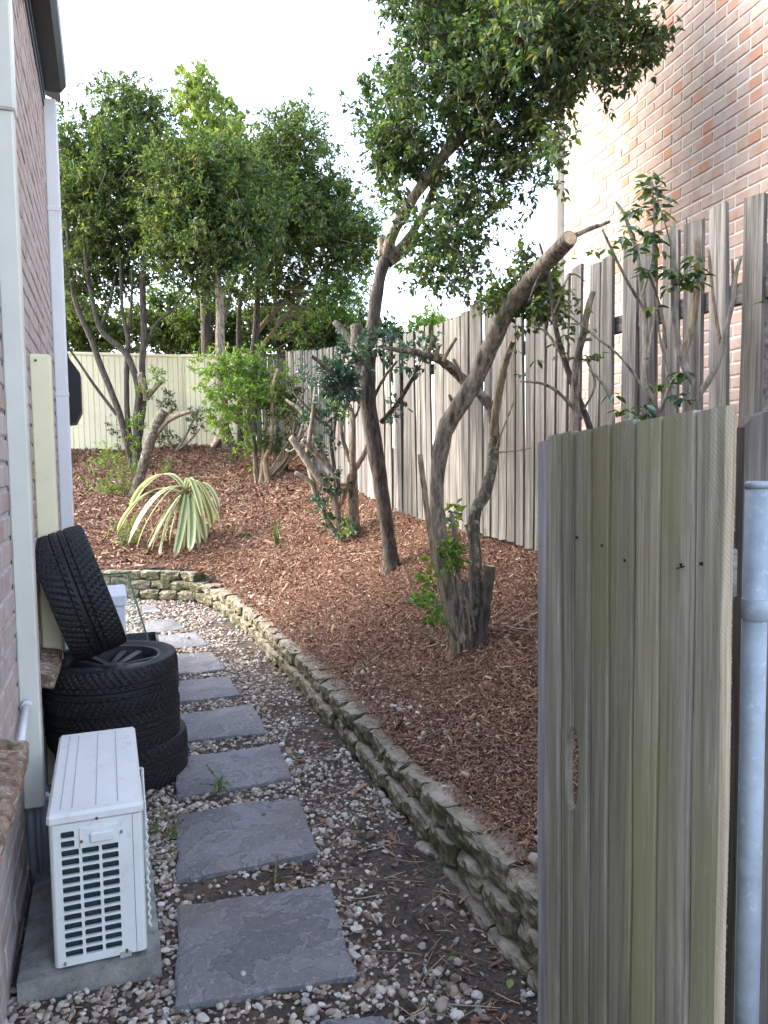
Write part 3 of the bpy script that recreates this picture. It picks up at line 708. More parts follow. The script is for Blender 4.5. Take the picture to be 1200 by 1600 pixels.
PAV = [
    (((275, 1578), (557, 1527), (515, 1388), (278, 1416)), 'large square slate stepping stone nearest the camera, in front of the outdoor unit corner'),
    (((277, 1378), (497, 1335), (465, 1248), (276, 1275)), 'slate stepping stone with a tan stain, beside the grille of the outdoor unit'),
    (((275, 1250), (455, 1220), (435, 1164), (275, 1190)), 'slate stepping stone with a green weed on its near edge, beside the bottom tyre'),
    (((262, 1163), (417, 1145), (393, 1102), (262, 1120)), 'slate stepping stone with pale scratches, level with the middle tyre of the stack'),
    (((255, 1102), (375, 1089), (358, 1059), (255, 1067)), 'slate stepping stone with a rounded right corner, level with the top tyre of the stack'),
    (((245, 1059), (352, 1047), (332, 1021), (245, 1029)), 'slate stepping stone whose left part hides behind the top tyre'),
    (((232, 1019), (328, 1008), (305, 989), (232, 995)), 'slate stepping stone with a white pebble on it, beside the dark tub and glass'),
    (((228, 991), (290, 983), (268, 968), (228, 971)), 'small slate stepping stone beside the leaning green-edged glass'),
    (((222, 960), (252, 957), (240, 948), (222, 950)), 'farthest small slate stepping stone before the curved block wall'),
    (((545, 1625), (640, 1612), (597, 1588), (500, 1602)), 'slate stepping stone of which only a corner shows at the lower edge'),
]
PQ = []
for i, (q, lab) in enumerate(PAV):
    g = gp(*q); PQ.append([(p.x, p.y) for p in g])
    paver('stepping_stone', g, lab, 0.010+0.003*(i % 3), i+1)

# ------------------------------------------------------------------ gravel, chips, debris (nobody could count them)
def in_quads(x, y, m=0.0):
    r = np.zeros(len(x), bool)
    for q in PQ:
        ins = np.ones(len(x), bool)
        for k in range(4):
            a = q[k]; b_ = q[(k+1) % 4]; l = math.hypot(b_[0]-a[0], b_[1]-a[1])
            ins &= ((b_[0]-a[0])*(y-a[1])-(b_[1]-a[1])*(x-a[0]))/l > -m
        r |= ins
    return r
def ico(sub):
    bm = bmesh.new(); bmesh.ops.create_icosphere(bm, subdivisions=sub, radius=1.0)
    v = np.array([x.co[:] for x in bm.verts]); f = np.array([[q.index for q in p.verts] for p in bm.faces]); bm.free(); return v, f
def rot_mats(n, tilt=0.6):
    a = RNG.uniform(0, 2*np.pi, n); b_ = RNG.normal(0, tilt, n); c = RNG.normal(0, tilt, n)
    ca, sa, cb, sb, cc, s_c = np.cos(a), np.sin(a), np.cos(b_), np.sin(b_), np.cos(c), np.sin(c); z = np.zeros(n); o = np.ones(n)
    Rz = np.stack([np.stack([ca, -sa, z], 1), np.stack([sa, ca, z], 1), np.stack([z, z, o], 1)], 1)
    Ry = np.stack([np.stack([cb, z, sb], 1), np.stack([z, o, z], 1), np.stack([-sb, z, cb], 1)], 1)
    Rx = np.stack([np.stack([o, z, z], 1), np.stack([z, cc, -s_c], 1), np.stack([z, s_c, cc], 1)], 1)
    return Rz @ Ry @ Rx
def unit_np(v): return v/np.maximum(np.linalg.norm(v, axis=1, keepdims=True), 1e-9)
def pebbles(name, P, size, mat, sub=1, flat=(0.35, 0.7), parent=None):
    v, f = ico(sub); n = len(P); k = len(v)
    V = np.repeat(v[None], n, 0)
    for _ in range(5):      # shave flat facets off
        d = unit_np(RNG.normal(size=(n, 3))); h = RNG.uniform(0.5, 0.85, n); pr = np.einsum('nki,ni->nk', V, d)
        V = V - d[:, None, :]*np.maximum(pr-h[:, None], 0)[..., None]
    V = V*(1+RNG.normal(0, 0.05, (n, k, 1)))
    sc = np.stack([np.ones(n), RNG.uniform(0.6, 0.95, n), RNG.uniform(*flat, n)], 1)*size[:, None]
    V = V*sc[:, None, :]; V = np.einsum('nij,nkj->nki', rot_mats(n, 0.3), V) + P[:, None, :]
    F = (np.arange(n)[:, None, None]*k + f[None]).reshape(-1, 3)
    me = npmesh(name, V.reshape(-1, 3), F); o = meshobj(name, me, mat); o['kind'] = 'stuff'; return o
def smooth_noise(x, y, sc, seed):
    r = np.random.default_rng(seed); s = 0*x
    for i in range(7):
        a = r.uniform(0, 6.28); k = sc*r.uniform(0.6, 1.8); s = s + np.sin(k*(x*np.cos(a)+y*np.sin(a))+r.uniform(0, 6.28))
    return s/7
def gravel(n, y0, y1, size, sub, name, seed):
    x = RNG.uniform(-0.34, 1.25, n); y = RNG.uniform(y0, y1, n)
    d = smooth_noise(x, y, 5.5, seed)*1.3 + smooth_noise(x, y, 14, seed+1)*0.8
    right = np.clip((x-0.62)/0.35, 0, 1)*np.clip((3.6-y)/1.2, 0, 1)
    between = np.exp(-((y-2.755)/0.07)**2)*(x > 0.12)*(x < 0.7)*0.6
    leftstrip = np.clip((0.22-x)/0.05, 0, 1)
    dens = np.clip(0.70 + 0.45*d - 0.9*right - between*1.1 + 0.55*leftstrip - 0.35*np.clip((x-0.85)/0.2, 0, 1)*(y > 3.4), 0.05, 1)
    wallgap = (x < -0.2) & (y < 3.0) & (y > 2.42)
    keep = (RNG.random(n) < dens) & ~in_quads(x, y, -0.006+0.01*smooth_noise(x, y, 20, 77)) & (wall_side(x, y) < 0.0) & ~wallgap
    keep &= ~((x > -0.3) & (x < 0.105) & (y > 2.36) & (y < 3.2))       # the concrete slab
    x, y = x[keep], y[keep]; s = size*RNG.lognormal(0, 0.33, len(x))
    z = soil_h(x, y) + s*RNG.uniform(0.0, 0.5, len(x))
    pebbles(name, np.stack([x, y, z], 1), s, MAT['stone'], sub)
gravel(15000, 1.3, 3.6, 0.0095, 2, 'gravel', 3)
gravel(11000, 3.6, 6.0, 0.0108, 1, 'gravel', 5)
gravel(12000, 6.0, 9.4, 0.0135, 1, 'gravel', 9)
# larger brown stones on the bare soil, a line of pebbles caught behind the wall top
n = 85; x = RNG.uniform(0.35, 1.12, n); y = 1.45+RNG.random(n)**1.4*2.2; k = ~in_quads(x, y, 0.02) & (wall_side(x, y) < -0.02) & ((x > 0.62) | (y < 2.05)); x, y = x[k], y[k]
s = RNG.uniform(0.012, 0.025, len(x)); pebbles('loose_stone', np.stack([x, y, soil_h(x, y)+s*0.35], 1), s, MAT['brownstone'], 2, (0.6, 0.9))
n = 430; s_ = RNG.uniform(1.0, 9.6, n); px_ = np.interp(s_, _cum, _W[:, 0]); py_ = np.interp(s_, _cum, _W[:, 1]); off = 0.17+np.abs(RNG.normal(0, 0.07, n)); k = smooth_noise(px_, py_, 4, 31)+RNG.normal(0, .25, n)-.35*(s_ < 3.0) > 0.0
ang = np.where(s_ > 8.3, 1.0, 0.0); x = px_+off*(1-ang*0.5); y = py_+off*ang*0.8; x, y = x[k], y[k]
s = RNG.uniform(0.01, 0.024, len(x)); pebbles('gravel', np.stack([x, y, bank_h(x, y)+s*0.4+0.006], 1), s, MAT['stone'], 1)

def chips(name, x, y, z, ln, wd, mat, nrm_tilt=0.45):
    n = len(x)
    v = np.array([(-.5, -.5, 0), (.5, -.35, 0), (.5, .35, 0), (-.5, .5, 0), (-.42, 0, .5), (.42, 0, .42)], float)
    f = np.array([(0, 1, 5, 4), (3, 4, 5, 2)])
    V = np.repeat(v[None], n, 0)+RNG.normal(0, 0.07, (n, 6, 3)); V = V*np.stack([ln, wd, wd*0.5], 1)[:, None, :]
    V = np.einsum('nij,nkj->nki', rot_mats(n, nrm_tilt), V)+np.stack([x, y, z], 1)[:, None, :]
    F = (np.arange(n)[:, None, None]*6+f[None]).reshape(-1, 4)
    me = npmesh(name, V.reshape(-1, 3), F); o = meshobj(name, me, mat); o['kind'] = 'stuff'; return o
def bank_chips(n, x0, x1, y0, y1, ln, seed):
    x = RNG.uniform(x0, x1, n); y = RNG.uniform(y0, y1, n); k = (wall_side(x, y) > 0.10+RNG.normal(0, .03, n)) & (x < lerp_line(FEN, y, 0)+.05); x, y = x[k], y[k]; m = len(x)
    l = ln*RNG.lognormal(0, 0.45, m); chips('mulch', x, y, bank_h(x, y)+0.005+RNG.uniform(0, 0.012, m), l, l*RNG.uniform(0.16, 0.4, m), MAT['chip'])
bank_chips(72000, 1.2, 2.7, 1.3, 3.6, 0.0135, 1)
bank_chips(62000, 1.2, 2.9, 3.6, 6.5, 0.0165, 2)
bank_chips(42000, 0.6, 3.1, 6.5, 9.5, 0.025, 3)
bank_chips(34000, -0.7, 3.3, 9.2, 15.3, 0.042, 4)
n = 9000; x = RNG.uniform(0.1, 1.15, n); y = 1.35+RNG.random(n)**1.3*3.5; k = (wall_side(x, y) < 0.0) & ~in_quads(x, y, 0.0) & ((x > 0.5) | (RNG.random(n) < .4)); x, y = x[k], y[k]
s = 0.0036*RNG.lognormal(0, 0.45, len(x)); pebbles('soil_crumbs', np.stack([x, y, soil_h(x, y)+s*0.3], 1), s, MAT['soil'], 1, (0.5, 0.9))
n = 5200; x = RNG.uniform(-0.3, 1.15, n); y = 1.4+RNG.random(n)**1.3*6; k = (wall_side(x, y) < -0.01) & ~in_quads(x, y, 0.0) & (RNG.random(n) < 0.25+0.75*np.clip((x-.35)/.5, 0, 1)) & ~((x < .105) & (y > 2.3) & (y < 3.2)); x, y = x[k], y[k]; m = len(x)
l = 0.018*RNG.lognormal(0, 0.5, m); chips('wood_debris', x, y, soil_h(x, y)+0.006, l, l*RNG.uniform(.12, .4, m), MAT['chip'], 0.25)
def stick_stuff(name, n, xf, seed, ln=(0.05, 0.22), r=0.0016, hf=soil_h):
    rg = random.Random(seed); b = MB()
    for _ in range(n):
        x, y = xf(rg); a = rg.uniform(0, 6.28); l = rg.uniform(*ln); c = rg.uniform(-.3, .3); pts = []
        for t in (-.5, -.15, .2, .5):
            qx = x+math.cos(a)*l*t - math.sin(a)*c*l*t*t; qy = y+math.sin(a)*l*t+math.cos(a)*c*l*t*t
            pts.append((qx, qy, float(hf(np.array(qx), np.array(qy)))+r*1.5+0.008))
        b.tube(pts, [r*1.2, r, r, r*.5], 4, smooth=False)
    o = b.build(name, MAT['twig']); o['kind'] = 'stuff'
stick_stuff('twigs', 130, lambda g: (g.uniform(0.55, 1.1), 1.45+g.random()**1.4*2.4), 5)
stick_stuff('twigs', 60, lambda g: (g.uniform(1.4, 2.6), g.uniform(1.8, 9)), 6, (0.1, 0.45), 0.003, bank_h)
stick_stuff('twigs', 25, lambda g: (g.uniform(0.2, 2.8), g.uniform(9.8, 14)), 8, (0.2, 0.7), 0.005, bank_h)

# ------------------------------------------------------------------ paling fence on the right
pf = thing('paling_fence', 'long weathered grey timber paling fence running up the mulch bank', 'fence', (2.6, 1, 0.8))
def fen_xyz(y):
    return Vector((lerp_line(FEN, y, 0), y, lerp_line(FEN, y, 2)))
def paling_mesh(seed, w=0.116, h=1.8, t=0.02):
    rg = random.Random(seed); b = MB(); n = 7; tw = rg.uniform(-.02, .02); bow = rg.uniform(-.012, .012)
    vs = []
    for i in range(n+1):
        z = h*i/n; k = i/n
        for sx, sy in ((-1, -1), (1, -1), (1, 1), (-1, 1)):
            xx = sx*w/2 + bow*math.sin(math.pi*k)+rg.uniform(-.0012, .0012); yy = sy*t/2 + sx*tw*k*0.35+rg.uniform(-.001, .001)
            zz = z + (rg.uniform(-.008, .008) if i in (0, n) else 0)
            vs.append((yy, xx, zz))     # faces along x, width along y
    fs = [(i*4+j, i*4+(j+1) % 4, (i+1)*4+(j+1) % 4, (i+1)*4+j) for i in range(n) for j in range(4)]+[(3, 2, 1, 0), tuple(n*4+j for j in range(4))]
    b.add(vs, fs); me = b.mesh('paling'); bm = bmesh.new(); bm.from_mesh(me); bmesh.ops.recalc_face_normals(bm, faces=bm.faces); bm.to_mesh(me); bm.free()
    me.materials.append(MAT['fence']); return me
PM = [paling_mesh(i) for i in range(8)]
y = 0.9; i = 0; rg = random.Random(11)
while y < 14.3:
    p = fen_xyz(y); q = fen_xyz(y+0.1); a = math.atan2(q.x-p.x, q.y-p.y)
    wide = 1.0
    if 5.95 < y < 6.3: wide = 1.45
    if 7.35 < y < 7.55: wide = 1.6
    step = (0.172 if y < 4.1 else 0.136)*wide
    o = bpy.data.objects.new('paling', rg.choice(PM)); link(o, pf)
    z0 = p.z + rg.uniform(-.008, .012) + (0.05 if 4.3 < y < 5.6 else 0)
    if y > 7.5: z0 += 0.03
    o.location = p+Vector((rg.uniform(-.004, .004), 0, z0-p.z)) - Vector(pf.location)
    o.rotation_euler = (rg.uniform(-.006, .006), rg.uniform(-.014, .014), -a+rg.uniform(-.03, .03)+(math.pi if rg.random() < .5 else 0))
    hs = (2.0 if y < 2.9 else 1.8)
    o.scale = (1, wide*rg.uniform(0.95, 1.04), (1.8+rg.uniform(-.012, .014))/1.8)
    y += step*(0.92 if y > 7.5 else 1); i += 1
ys = [0.3, 2.65, 4.45, 6.0, 7.4, 9.4, 11.5, 14.4]
for za in (0.32, 1.42):
    for k in range(len(ys)-1):
        a, b_ = fen_xyz(ys[k]), fen_xyz(ys[k+1]); d = b_-a; L_ = d.length
        bm_ = MB(); bm_.box((0.014, 0, -.045), (0.055, L_-.004, .045), bev=.003)
        o = bm_.build('rail', MAT['rail'], pf, world_coords=False); o.location = a+Vector((0, 0, za))-Vector(pf.location)
        o.rotation_euler = (math.asin(d.z/L_), 0, -math.atan2(d.x, d.y))
for yy in ys[:-1]+[5.2, 3.5]:
    a = fen_xyz(yy); b = MB(); b.box((a.x+.058, a.y-.05, a.z-.6), (a.x+.15, a.y+.05, a.z+1.62), bev=.005); b.build('post', MAT['rail'], pf)
for k in range(1, 4):      # plinth boards along the foot
    a, b_ = fen_xyz(ys[k]), fen_xyz(ys[k+1]); d = b_-a; L_ = d.length
    bm_ = MB(); bm_.box((-.006, 0, -.17), (0.03, L_-.004, -.025), bev=.003)
    o = bm_.build('plinth_board', MAT['rail'], pf, world_coords=False); o.location = a+Vector((0.02, 0, 0.02))-Vector(pf.location)
    o.rotation_euler = (math.asin(d.z/L_), 0, -math.atan2(d.x, d.y))
# short timber return in the far corner
tf = thing('timber_fence', 'short dark timber fence section in the far corner beside the cream metal fence', 'fence', (2.9, 14.6, 1.75))
for k in range(7):
    o = bpy.data.objects.new('paling', random.choice(PM)); link(o, tf); o.location = (-.25+k*0.122, random.uniform(-.004, .004), -.05+random.uniform(0, .02)); o.rotation_euler = (0, random.uniform(-.01, .01), math.pi/2)
b = MB(); b.box((-.33, -.05, 1.76), (.6, .05, 1.80), bev=.004); b.build('capping', MAT['darkwood'], tf, world_coords=False)

# ------------------------------------------------------------------ cream ribbed metal fence at the back
mf = thing('metal_fence', 'cream ribbed sheet metal fence along the back of the mulch bank', 'fence', (0.5, 15.3, 1.6))
def sheet(L_, h=1.9):
    b = MB(); pts = []; x = 0.0; p = 0.19
    while x < L_-0.01:
        for dx, dy in ((0, 0), (0.072, 0), (0.082, 0.02), (0.094, 0.02), (0.104, 0)): 
            if x+dx < L_: pts.append((x+dx, dy))
        pts.append((min(x+0.17, L_), 0)); 
        if x+0.176 < L_: pts += [(x+0.176, 0.012), (x+0.182, 0.0)]
        x += p
    n = len(pts); vs = [(q[0], q[1], 0) for q in pts]+[(q[0], q[1], h) for q in pts]
    b.add(vs, [(i, i+1, i+1+n, i+n) for i in range(n-1)]); return b
bays = [(-3.4, 15.2, 1.55), (-1.0, 15.3, 1.60), (1.4, 15.2, 1.66), (2.62, 14.75, 1.70)]
for k in range(3):
    a = Vector(bays[k]); c = Vector(bays[k+1]); d = c-a; d.z = 0; L_ = d.length; an = math.atan2(d.y, d.x)
    o = sheet(L_).build('ribbed_sheet', MAT['cream'], mf, world_coords=False, fix=False); o.location = a-Vector(mf.location); o.rotation_euler = (0, 0, an); o.location.z = 1.62-1.6
    b = MB(); b.box((0, -.03, 1.895), (L_, .04, 1.945), bev=.006); o = b.build('top_rail', MAT['cream'], mf, world_coords=False); o.location = a-Vector(mf.location); o.rotation_euler = (0, 0, an); o.location.z = 0.02
for k in (0, 1, 2, 3):
    a = Vector(bays[k]); b = MB(); b.box((-.03, -.035, -.3), (.03, .045, 1.93), bev=.004); o = b.build('post', MAT['cream'], mf, world_coords=False); o.location = (a.x-mf.location.x, a.y-mf.location.y, 0)

# ------------------------------------------------------------------ old timber gate swung open on the right
GA = at(843, 713, 1.93); GB = at(1150, 711, 1.33); GA.z = GB.z = 0
gd = (GB-GA); GL = gd.length; gd.normalize(); gn = Vector((-gd.y, gd.x, 0))     # gn: away from the path?
if gn.x < 0: gn = -gn
gt = thing('timber_gate', 'old timber paling gate with green algae and an oval hand hole, swung open', 'gate', GA)
def gate_u(px):
    r = ray(px, 760); # intersection with gate plane
    t = ((GA-CC).x*gd.y-(GA-CC).y*gd.x)/(r.x*gd.y-r.y*gd.x); p = CC+r*t; return (Vector((p.x, p.y, 0))-GA).dot(gd)
edges_px = [853, 875, 895, 921, 952, 990, 1030, 1084, 1134]
us = [gate_u(p) for p in edges_px]
MG = Matrix(((gd.x, gn.x, 0, 0), (gd.y, gn.y, 0, 0), (0, 0, 1, 0), (0, 0, 0, 1)))
def gate_board(u0, u1, z1, d0, d1, t, mats, name='board', notch=0, lean=0.0):
    """prism with nearly flat face; d0/d1 = depth of front face at both sides; notch -1 left edge, +1 right edge"""
    b = MB(); rgx = random.Random(int(u0*1e4)); nzs = 24; zs = [0.0+ z1*i/nzs for i in range(nzs+1)]
    if notch: zs = sorted(zs+[0.80+i*0.0115 for i in range(-9, 10)])
    vs = []
    for z in zs:
        a, c = u0+0.0015*math.sin(z*9+u0*40)+rgx.uniform(-.0006, .0006), u1+0.0015*math.sin(z*9+u1*40)+rgx.uniform(-.0006, .0006)
        k = 1-((z-0.80)/0.098)**2
        if notch and k > 0:
            w = 0.017*math.sqrt(k)
            if notch > 0: c -= w
            else: a += w
        zz = z if z < z1-1e-6 else z + rgx.uniform(-.001, .001)
        m = (a+c)/2
        for (u, d) in ((a, d0+.0016), (a+.0016, d0), (m, (d0+d1)/2-0.0012), (c-.0016, d1), (c, d1+.0016), (c, d1+t), (a, d0+t)): vs.append((u, d, zz + (0.006*(u-u0)/0.07 if z >= z1-1e-6 else 0)))
    n = len(zs)
    for i in range(n-1):
        for j in range(7):
            q = (i*7+j, i*7+(j+1) % 7, (i+1)*7+(j+1) % 7, (i+1)*7+j)
            b.add([vs[x] for x in q], [(0, 1, 2, 3)], 1 if (j == 4 and len(mats) > 1) else 0)
    b.add([vs[x] for x in range(7)], [tuple(range(7))]); b.add([vs[(n-1)*7+x] for x in range(7)], [tuple(range(7))], 1 if len(mats) > 1 else 0)
    me = b.mesh(name); 
    for m in mats: me.materials.append(m)
    me.polygons.foreach_set('material_index', b.m)
    bm = bmesh.new(); bm.from_mesh(me); bmesh.ops.remove_doubles(bm, verts=bm.verts, dist=1e-5); bmesh.ops.recalc_face_normals(bm, faces=bm.faces); bm.to_mesh(me); bm.free()
    o = bpy.data.objects.new(name, me); link(o, gt); o.matrix_local = MG; return o
tops = [1.60, 1.603, 1.606, 1.612, 1.615, 1.62, 1.624, 1.63]
rgx = random.Random(3)
for k in range(8):
    nt_ = 1 if k == 1 else (-1 if k == 2 else 0)
    gate_board(us[k]+0.0022, us[k+1]-0.0022, tops[k]+rgx.uniform(-.003, .003), rgx.uniform(.001, .005), rgx.uniform(-.005, .001), 0.024 if k == 7 else 0.02,
               [MAT['gatewood'], MAT['rawwood']] if k == 7 else [MAT['gatewood']], notch=nt_)
o = gate_board(us[0]-0.052, us[0]-0.001, 1.585, 0.008, 0.004, 0.02, [MAT['palewood']], name='end_board'); o['label'] = 'pale bleached end board'
for z in (0.25, 1.33):
    b = MB(); b.box((us[0]-.03, 0.027, z-.045), (us[8]-.03, 0.062, z+.045), bev=.003); o = b.build('rail', MAT['rail'], gt, world_coords=False); o.matrix_local = MG
nb = MB(); rg = random.Random(5)
for k in range(8):
    for f in rg.choice(((0.3,), (0.7,), (), ())):
        u = us[k]*(1-f)+us[k+1]*f; zq = 1.345+rg.uniform(-.022, .022)
        nb.box((u-.0012, -.0045, zq-.003), (u+.0012, 0.006, zq+.003))
nb.tube([(us[7]-.02, -.02, 1.335), (us[7]-.022, 0.004, 1.338)], 0.0018, 6)
o = nb.build('nails', MAT['black'], gt, world_coords=False); o.matrix_local = MG; o['kind'] = 'stuff'
# galvanised post with a hinge collar
gp_ = at(1183, 800, 1.43); gp_.z = 0
gpo = thing('gate_post', 'round galvanised steel gate post with a hinge collar', 'gate post', gp_)
b = MB(); b.tube([(0, 0, -.3), (0, 0, 1.487)], 0.0215, 28, smooth=True); b.build('post', MAT['galv'], gpo, world_coords=False)
b = MB(); b.tube([(0, 0, 1.485), (0, 0, 1.495), (0, 0, 1.498)], [0.0225, 0.0225, 0.019], 28); b.build('cap', MAT['galv'], gpo, world_coords=False)
b = MB(); b.tube([(0, 0, 1.238), (0, 0, 1.24), (0, 0, 1.277), (0, 0, 1.279)], [0.0225, 0.0245, 0.0245, 0.0225], 28); b.build('collar', MAT['galv'], gpo, world_coords=False)
# dark palings beyond the post
dp = at(1163, 720, 1.62); dp.z = 0
dk = thing('dark_fence', 'dark weathered palings with a sloping top behind the galvanised post', 'fence', dp)
for k in range(3):
    me = None; b = MB(); x0, x1 = k*0.128, k*0.128+0.122; z0 = 1.605+k*0.05
    b.add([(x0, 0, -.1), (x1, 0, -.1), (x1, .022, -.1), (x0, .022, -.1), (x0, 0, z0), (x0+.02, 0, z0+.022), (x1, 0, z0+.05), (x1, .022, z0+.05), (x0+.02, .022, z0+.022), (x0, .022, z0)],
          [(0, 1, 6, 5, 4), (3, 9, 8, 7, 2), (0, 4, 9, 3), (1, 2, 7, 6), (4, 5, 8, 9), (5, 6, 7, 8), (0, 3, 2, 1)])
    b.build('paling', MAT['darkwood'], dk, world_coords=False)

# ------------------------------------------------------------------ air conditioner outdoor unit on its slab
sl = thing('concrete_slab', 'stained concrete slab under the white outdoor unit', 'slab', (-0.1, 2.78, 0))
bm = bmesh.new(); bmesh.ops.create_cube(bm, size=1.0); bmesh.ops.subdivide_edges(bm, edges=bm.edges[:], cuts=9, use_grid_fill=True)
for v in bm.verts:
    p = Vector((v.co.x*0.40, v.co.y*0.87, v.co.z*0.10)); r = noise.noise(p*14)*0.006+noise.noise(p*40)*.003
    ed = max(abs(v.co.x), abs(v.co.y)); 
    if v.co.z > .49 and ed > .49: p.z -= 0.008+abs(noise.noise(p*20))*.012
    v.co = p*(1+r*.5)+Vector((0, 0, r*.5))
me = bpy.data.meshes.new('slab'); bm.to_mesh(me); bm.free(); me.materials.append(MAT['concrete']); o = bpy.data.objects.new('slab', me); link(o, sl); o.location = (0.005, 0, 0.018)
ZB = 0.068
ac = thing('outdoor_unit', 'small white air conditioner outdoor unit with side grille beside the tyre stack', 'air conditioner', (-0.065, 2.36, ZB))
AW, AD, AH = 0.262, 0.70, 0.435       # wide across the path, long along it, body height
def acp(name, b, mat, fix=True): return b.build(name, mat, ac, world_coords=False, fix=fix)
# side face towards the camera with rows of rounded openings, built as a real perforated plate
def plate():
    bm = bmesh.new(); holes = []
    cols = [(-.0985, -.0505), (-.0425, .0045), (.0125, .059)]
    for r_ in range(14):
        zt = 0.407-r_*0.0278
        for c, (xa, xb) in enumerate(cols):
            if r_ < 2 and c > 0: continue
            holes.append((xa, xb-(0.011 if r_ < 2 and c == 0 else 0), zt-0.0205, zt))
    xs = sorted({-AW/2+.012, .1}|{h[0] for h in holes}|{h[1] for h in holes}); zs = sorted({0.0, 0.43}|{h[2] for h in holes}|{h[3] for h in holes})
    V = {}
    def vert(x, y, z):
        k = (round(x, 5), round(y, 5), round(z, 5))
        if k not in V: V[k] = bm.verts.new((x, y, z))
        return V[k]
    for i in range(len(xs)-1):
        for j in range(len(zs)-1):
            cx, cz = (xs[i]+xs[i+1])/2, (zs[j]+zs[j+1])/2
            if any(h[0] < cx < h[1] and h[2] < cz < h[3] for h in holes): continue
            bm.faces.new([vert(xs[i], 0, zs[j]), vert(xs[i+1], 0, zs[j]), vert(xs[i+1], 0, zs[j+1]), vert(xs[i], 0, zs[j+1])])
    r = 0.0042
    for xa, xb, za, zb in holes:     # rounded corners and depth
        ring = []
        for cx, cz, a0 in ((xb-r, zb-r, 0), (xa+r, zb-r, 90), (xa+r, za+r, 180), (xb-r, za+r, 270)):
            for k in range(4): ring.append((cx+r*math.cos(R(a0+30*k)), cz+r*math.sin(R(a0+30*k))))
        front = [bm.verts.new((x, 0, z)) for x, z in ring]; back = [bm.verts.new((x, 0.009, z)) for x, z in ring]; n = len(ring)
        for k in range(n): bm.faces.new((front[k], front[(k+1) % n], back[(k+1) % n], back[k]))
        for (cx, cz, q) in ((xb, zb, 0), (xa, zb, 4), (xa, za, 8), (xb, za, 12)):
            c = bm.verts.new((cx, 0, cz))
            for k in range(3): bm.faces.new((c, front[q+k+1], front[q+k]))
    me = bpy.data.meshes.new('grille'); bm.to_mesh(me); bm.free(); me.materials.append(MAT['acwhite'])
    o = bpy.data.objects.new('grille', me); link(o, ac)
plate()
b = MB(); b.box((-AW/2+.016, 0.016, 0.02), (AW/2-.02, AD-.02, AH-.02)); acp('coil', b, MAT['coil'])
fin = MB()
for k in range(40):
    x = -.1+k*0.0042; fin.add([(x, 0.012, 0.02), (x, 0.016, 0.02), (x, 0.016, 0.415), (x, 0.012, 0.415)], [(0, 1, 2, 3)])
acp('coil_fins', fin, MAT['coil'], False)
b = MB()   # rounded corner post on the wall side, seam panel on the path side, back and far panels
cr = [(-AW/2, .03), (-AW/2+.001, .012), (-AW/2+.005, .004), (-AW/2+.012, 0.0)]
b.add([(x, y, z) for z in (0, .43) for x, y in cr], [(0, 1, 5, 4), (1, 2, 6, 5), (2, 3, 7, 6)], 0, True)
b.add([(-AW/2, .03, 0), (-AW/2, AD, 0), (-AW/2, AD, .43), (-AW/2, .03, .43)], [(0, 1, 2, 3)])
b.add([(-AW/2, AD, 0), (AW/2, AD, 0), (AW/2, AD, .43), (-AW/2, AD, .43)], [(0, 1, 2, 3)]); acp('casing', b, MAT['acwhite'], False)
b = MB(); pr = [(.1015, .004), (.1015, -.001), (AW/2-.012, -.001), (AW/2-.004, .003), (AW/2, .012), (AW/2, AD)]
b.add([(x, y, z) for z in (0, .43) for x, y in pr], [(i, i+1, i+7, i+6) for i in range(5)], 0, False); acp('front_panel', b, MAT['acwhite'], False)
b = MB(); b.box((-AW/2-.004, -.006, .428), (AW/2+.003, AD+.006, .463), bev=.009); acp('lid', b, MAT['acwhite'])
b = MB()
for x in (-.098, -.066, 0.0, .062):
    b.box((x-.0014, .03, .4630), (x+.0014, AD-.03, .4642))
acp('lid_ribs', b, MAT['acseam'])
b = MB(); b.box((-.048, -.006, .352), (.064, .002, .412), bev=.002); acp('handle_plate', b, MAT['acwhite'])
b = MB(); b.box((-.020, -.016, .366), (.046, -.004, .398), bev=.005); acp('handle', b, MAT['acwhite'])
for x, z, m in ((-.042, .374, 'rust'), (.002, .437, 'rust'), (.069, .383, 'steel'), (-.1, .012, 'steel'), (.072, .012, 'rust')):
    b = MB(); b.tube([(x, -.0105, z), (x, -.001, z)], 0.0042, 10); acp('screw', b, MAT[m])
b = MB(); b.box((.052, -.004, -.008), (.085, .004, .008)); acp('foot', b, MAT['acseam']); b = MB(); b.box((-.125, .03, -.03), (.125, .08, .0)); acp('foot', b, MAT['acseam']); b = MB(); b.box((-.125, AD-.1, -.03), (.125, AD-.05, .0)); acp('foot', b, MAT['acseam'])
b = MB()   # wire fan guard on the path side
for rr_ in (0.05, 0.09, 0.13, 0.165, .19):
    b.tube([(AW/2+.016, AD*.55+rr_*math.cos(a_*math.pi/16), .215+rr_*math.sin(a_*math.pi/16)) for a_ in range(33)], .0022, 5, False, False)
for k in range(8): a_ = k*math.pi/4; b.tube([(AW/2+.018, AD*.55, .215), (AW/2+.018, AD*.55+.2*math.cos(a_), .215+.2*math.sin(a_)), (AW/2, AD*.55+.205*math.cos(a_), .215+.205*math.sin(a_))], .0022, 5)
acp('fan_guard', b, MAT['acwhite'])
b = MB(); pts = []   # white twisted cord hanging at the front corner
for k in range(60): pts.append((AW/2+.011+.003*math.cos(k*1.3), .012+.003*math.sin(k*1.3), .40-k*.0058))
b.tube(pts, .0032, 6); acp('cord', b, MAT['pvcwhite'])

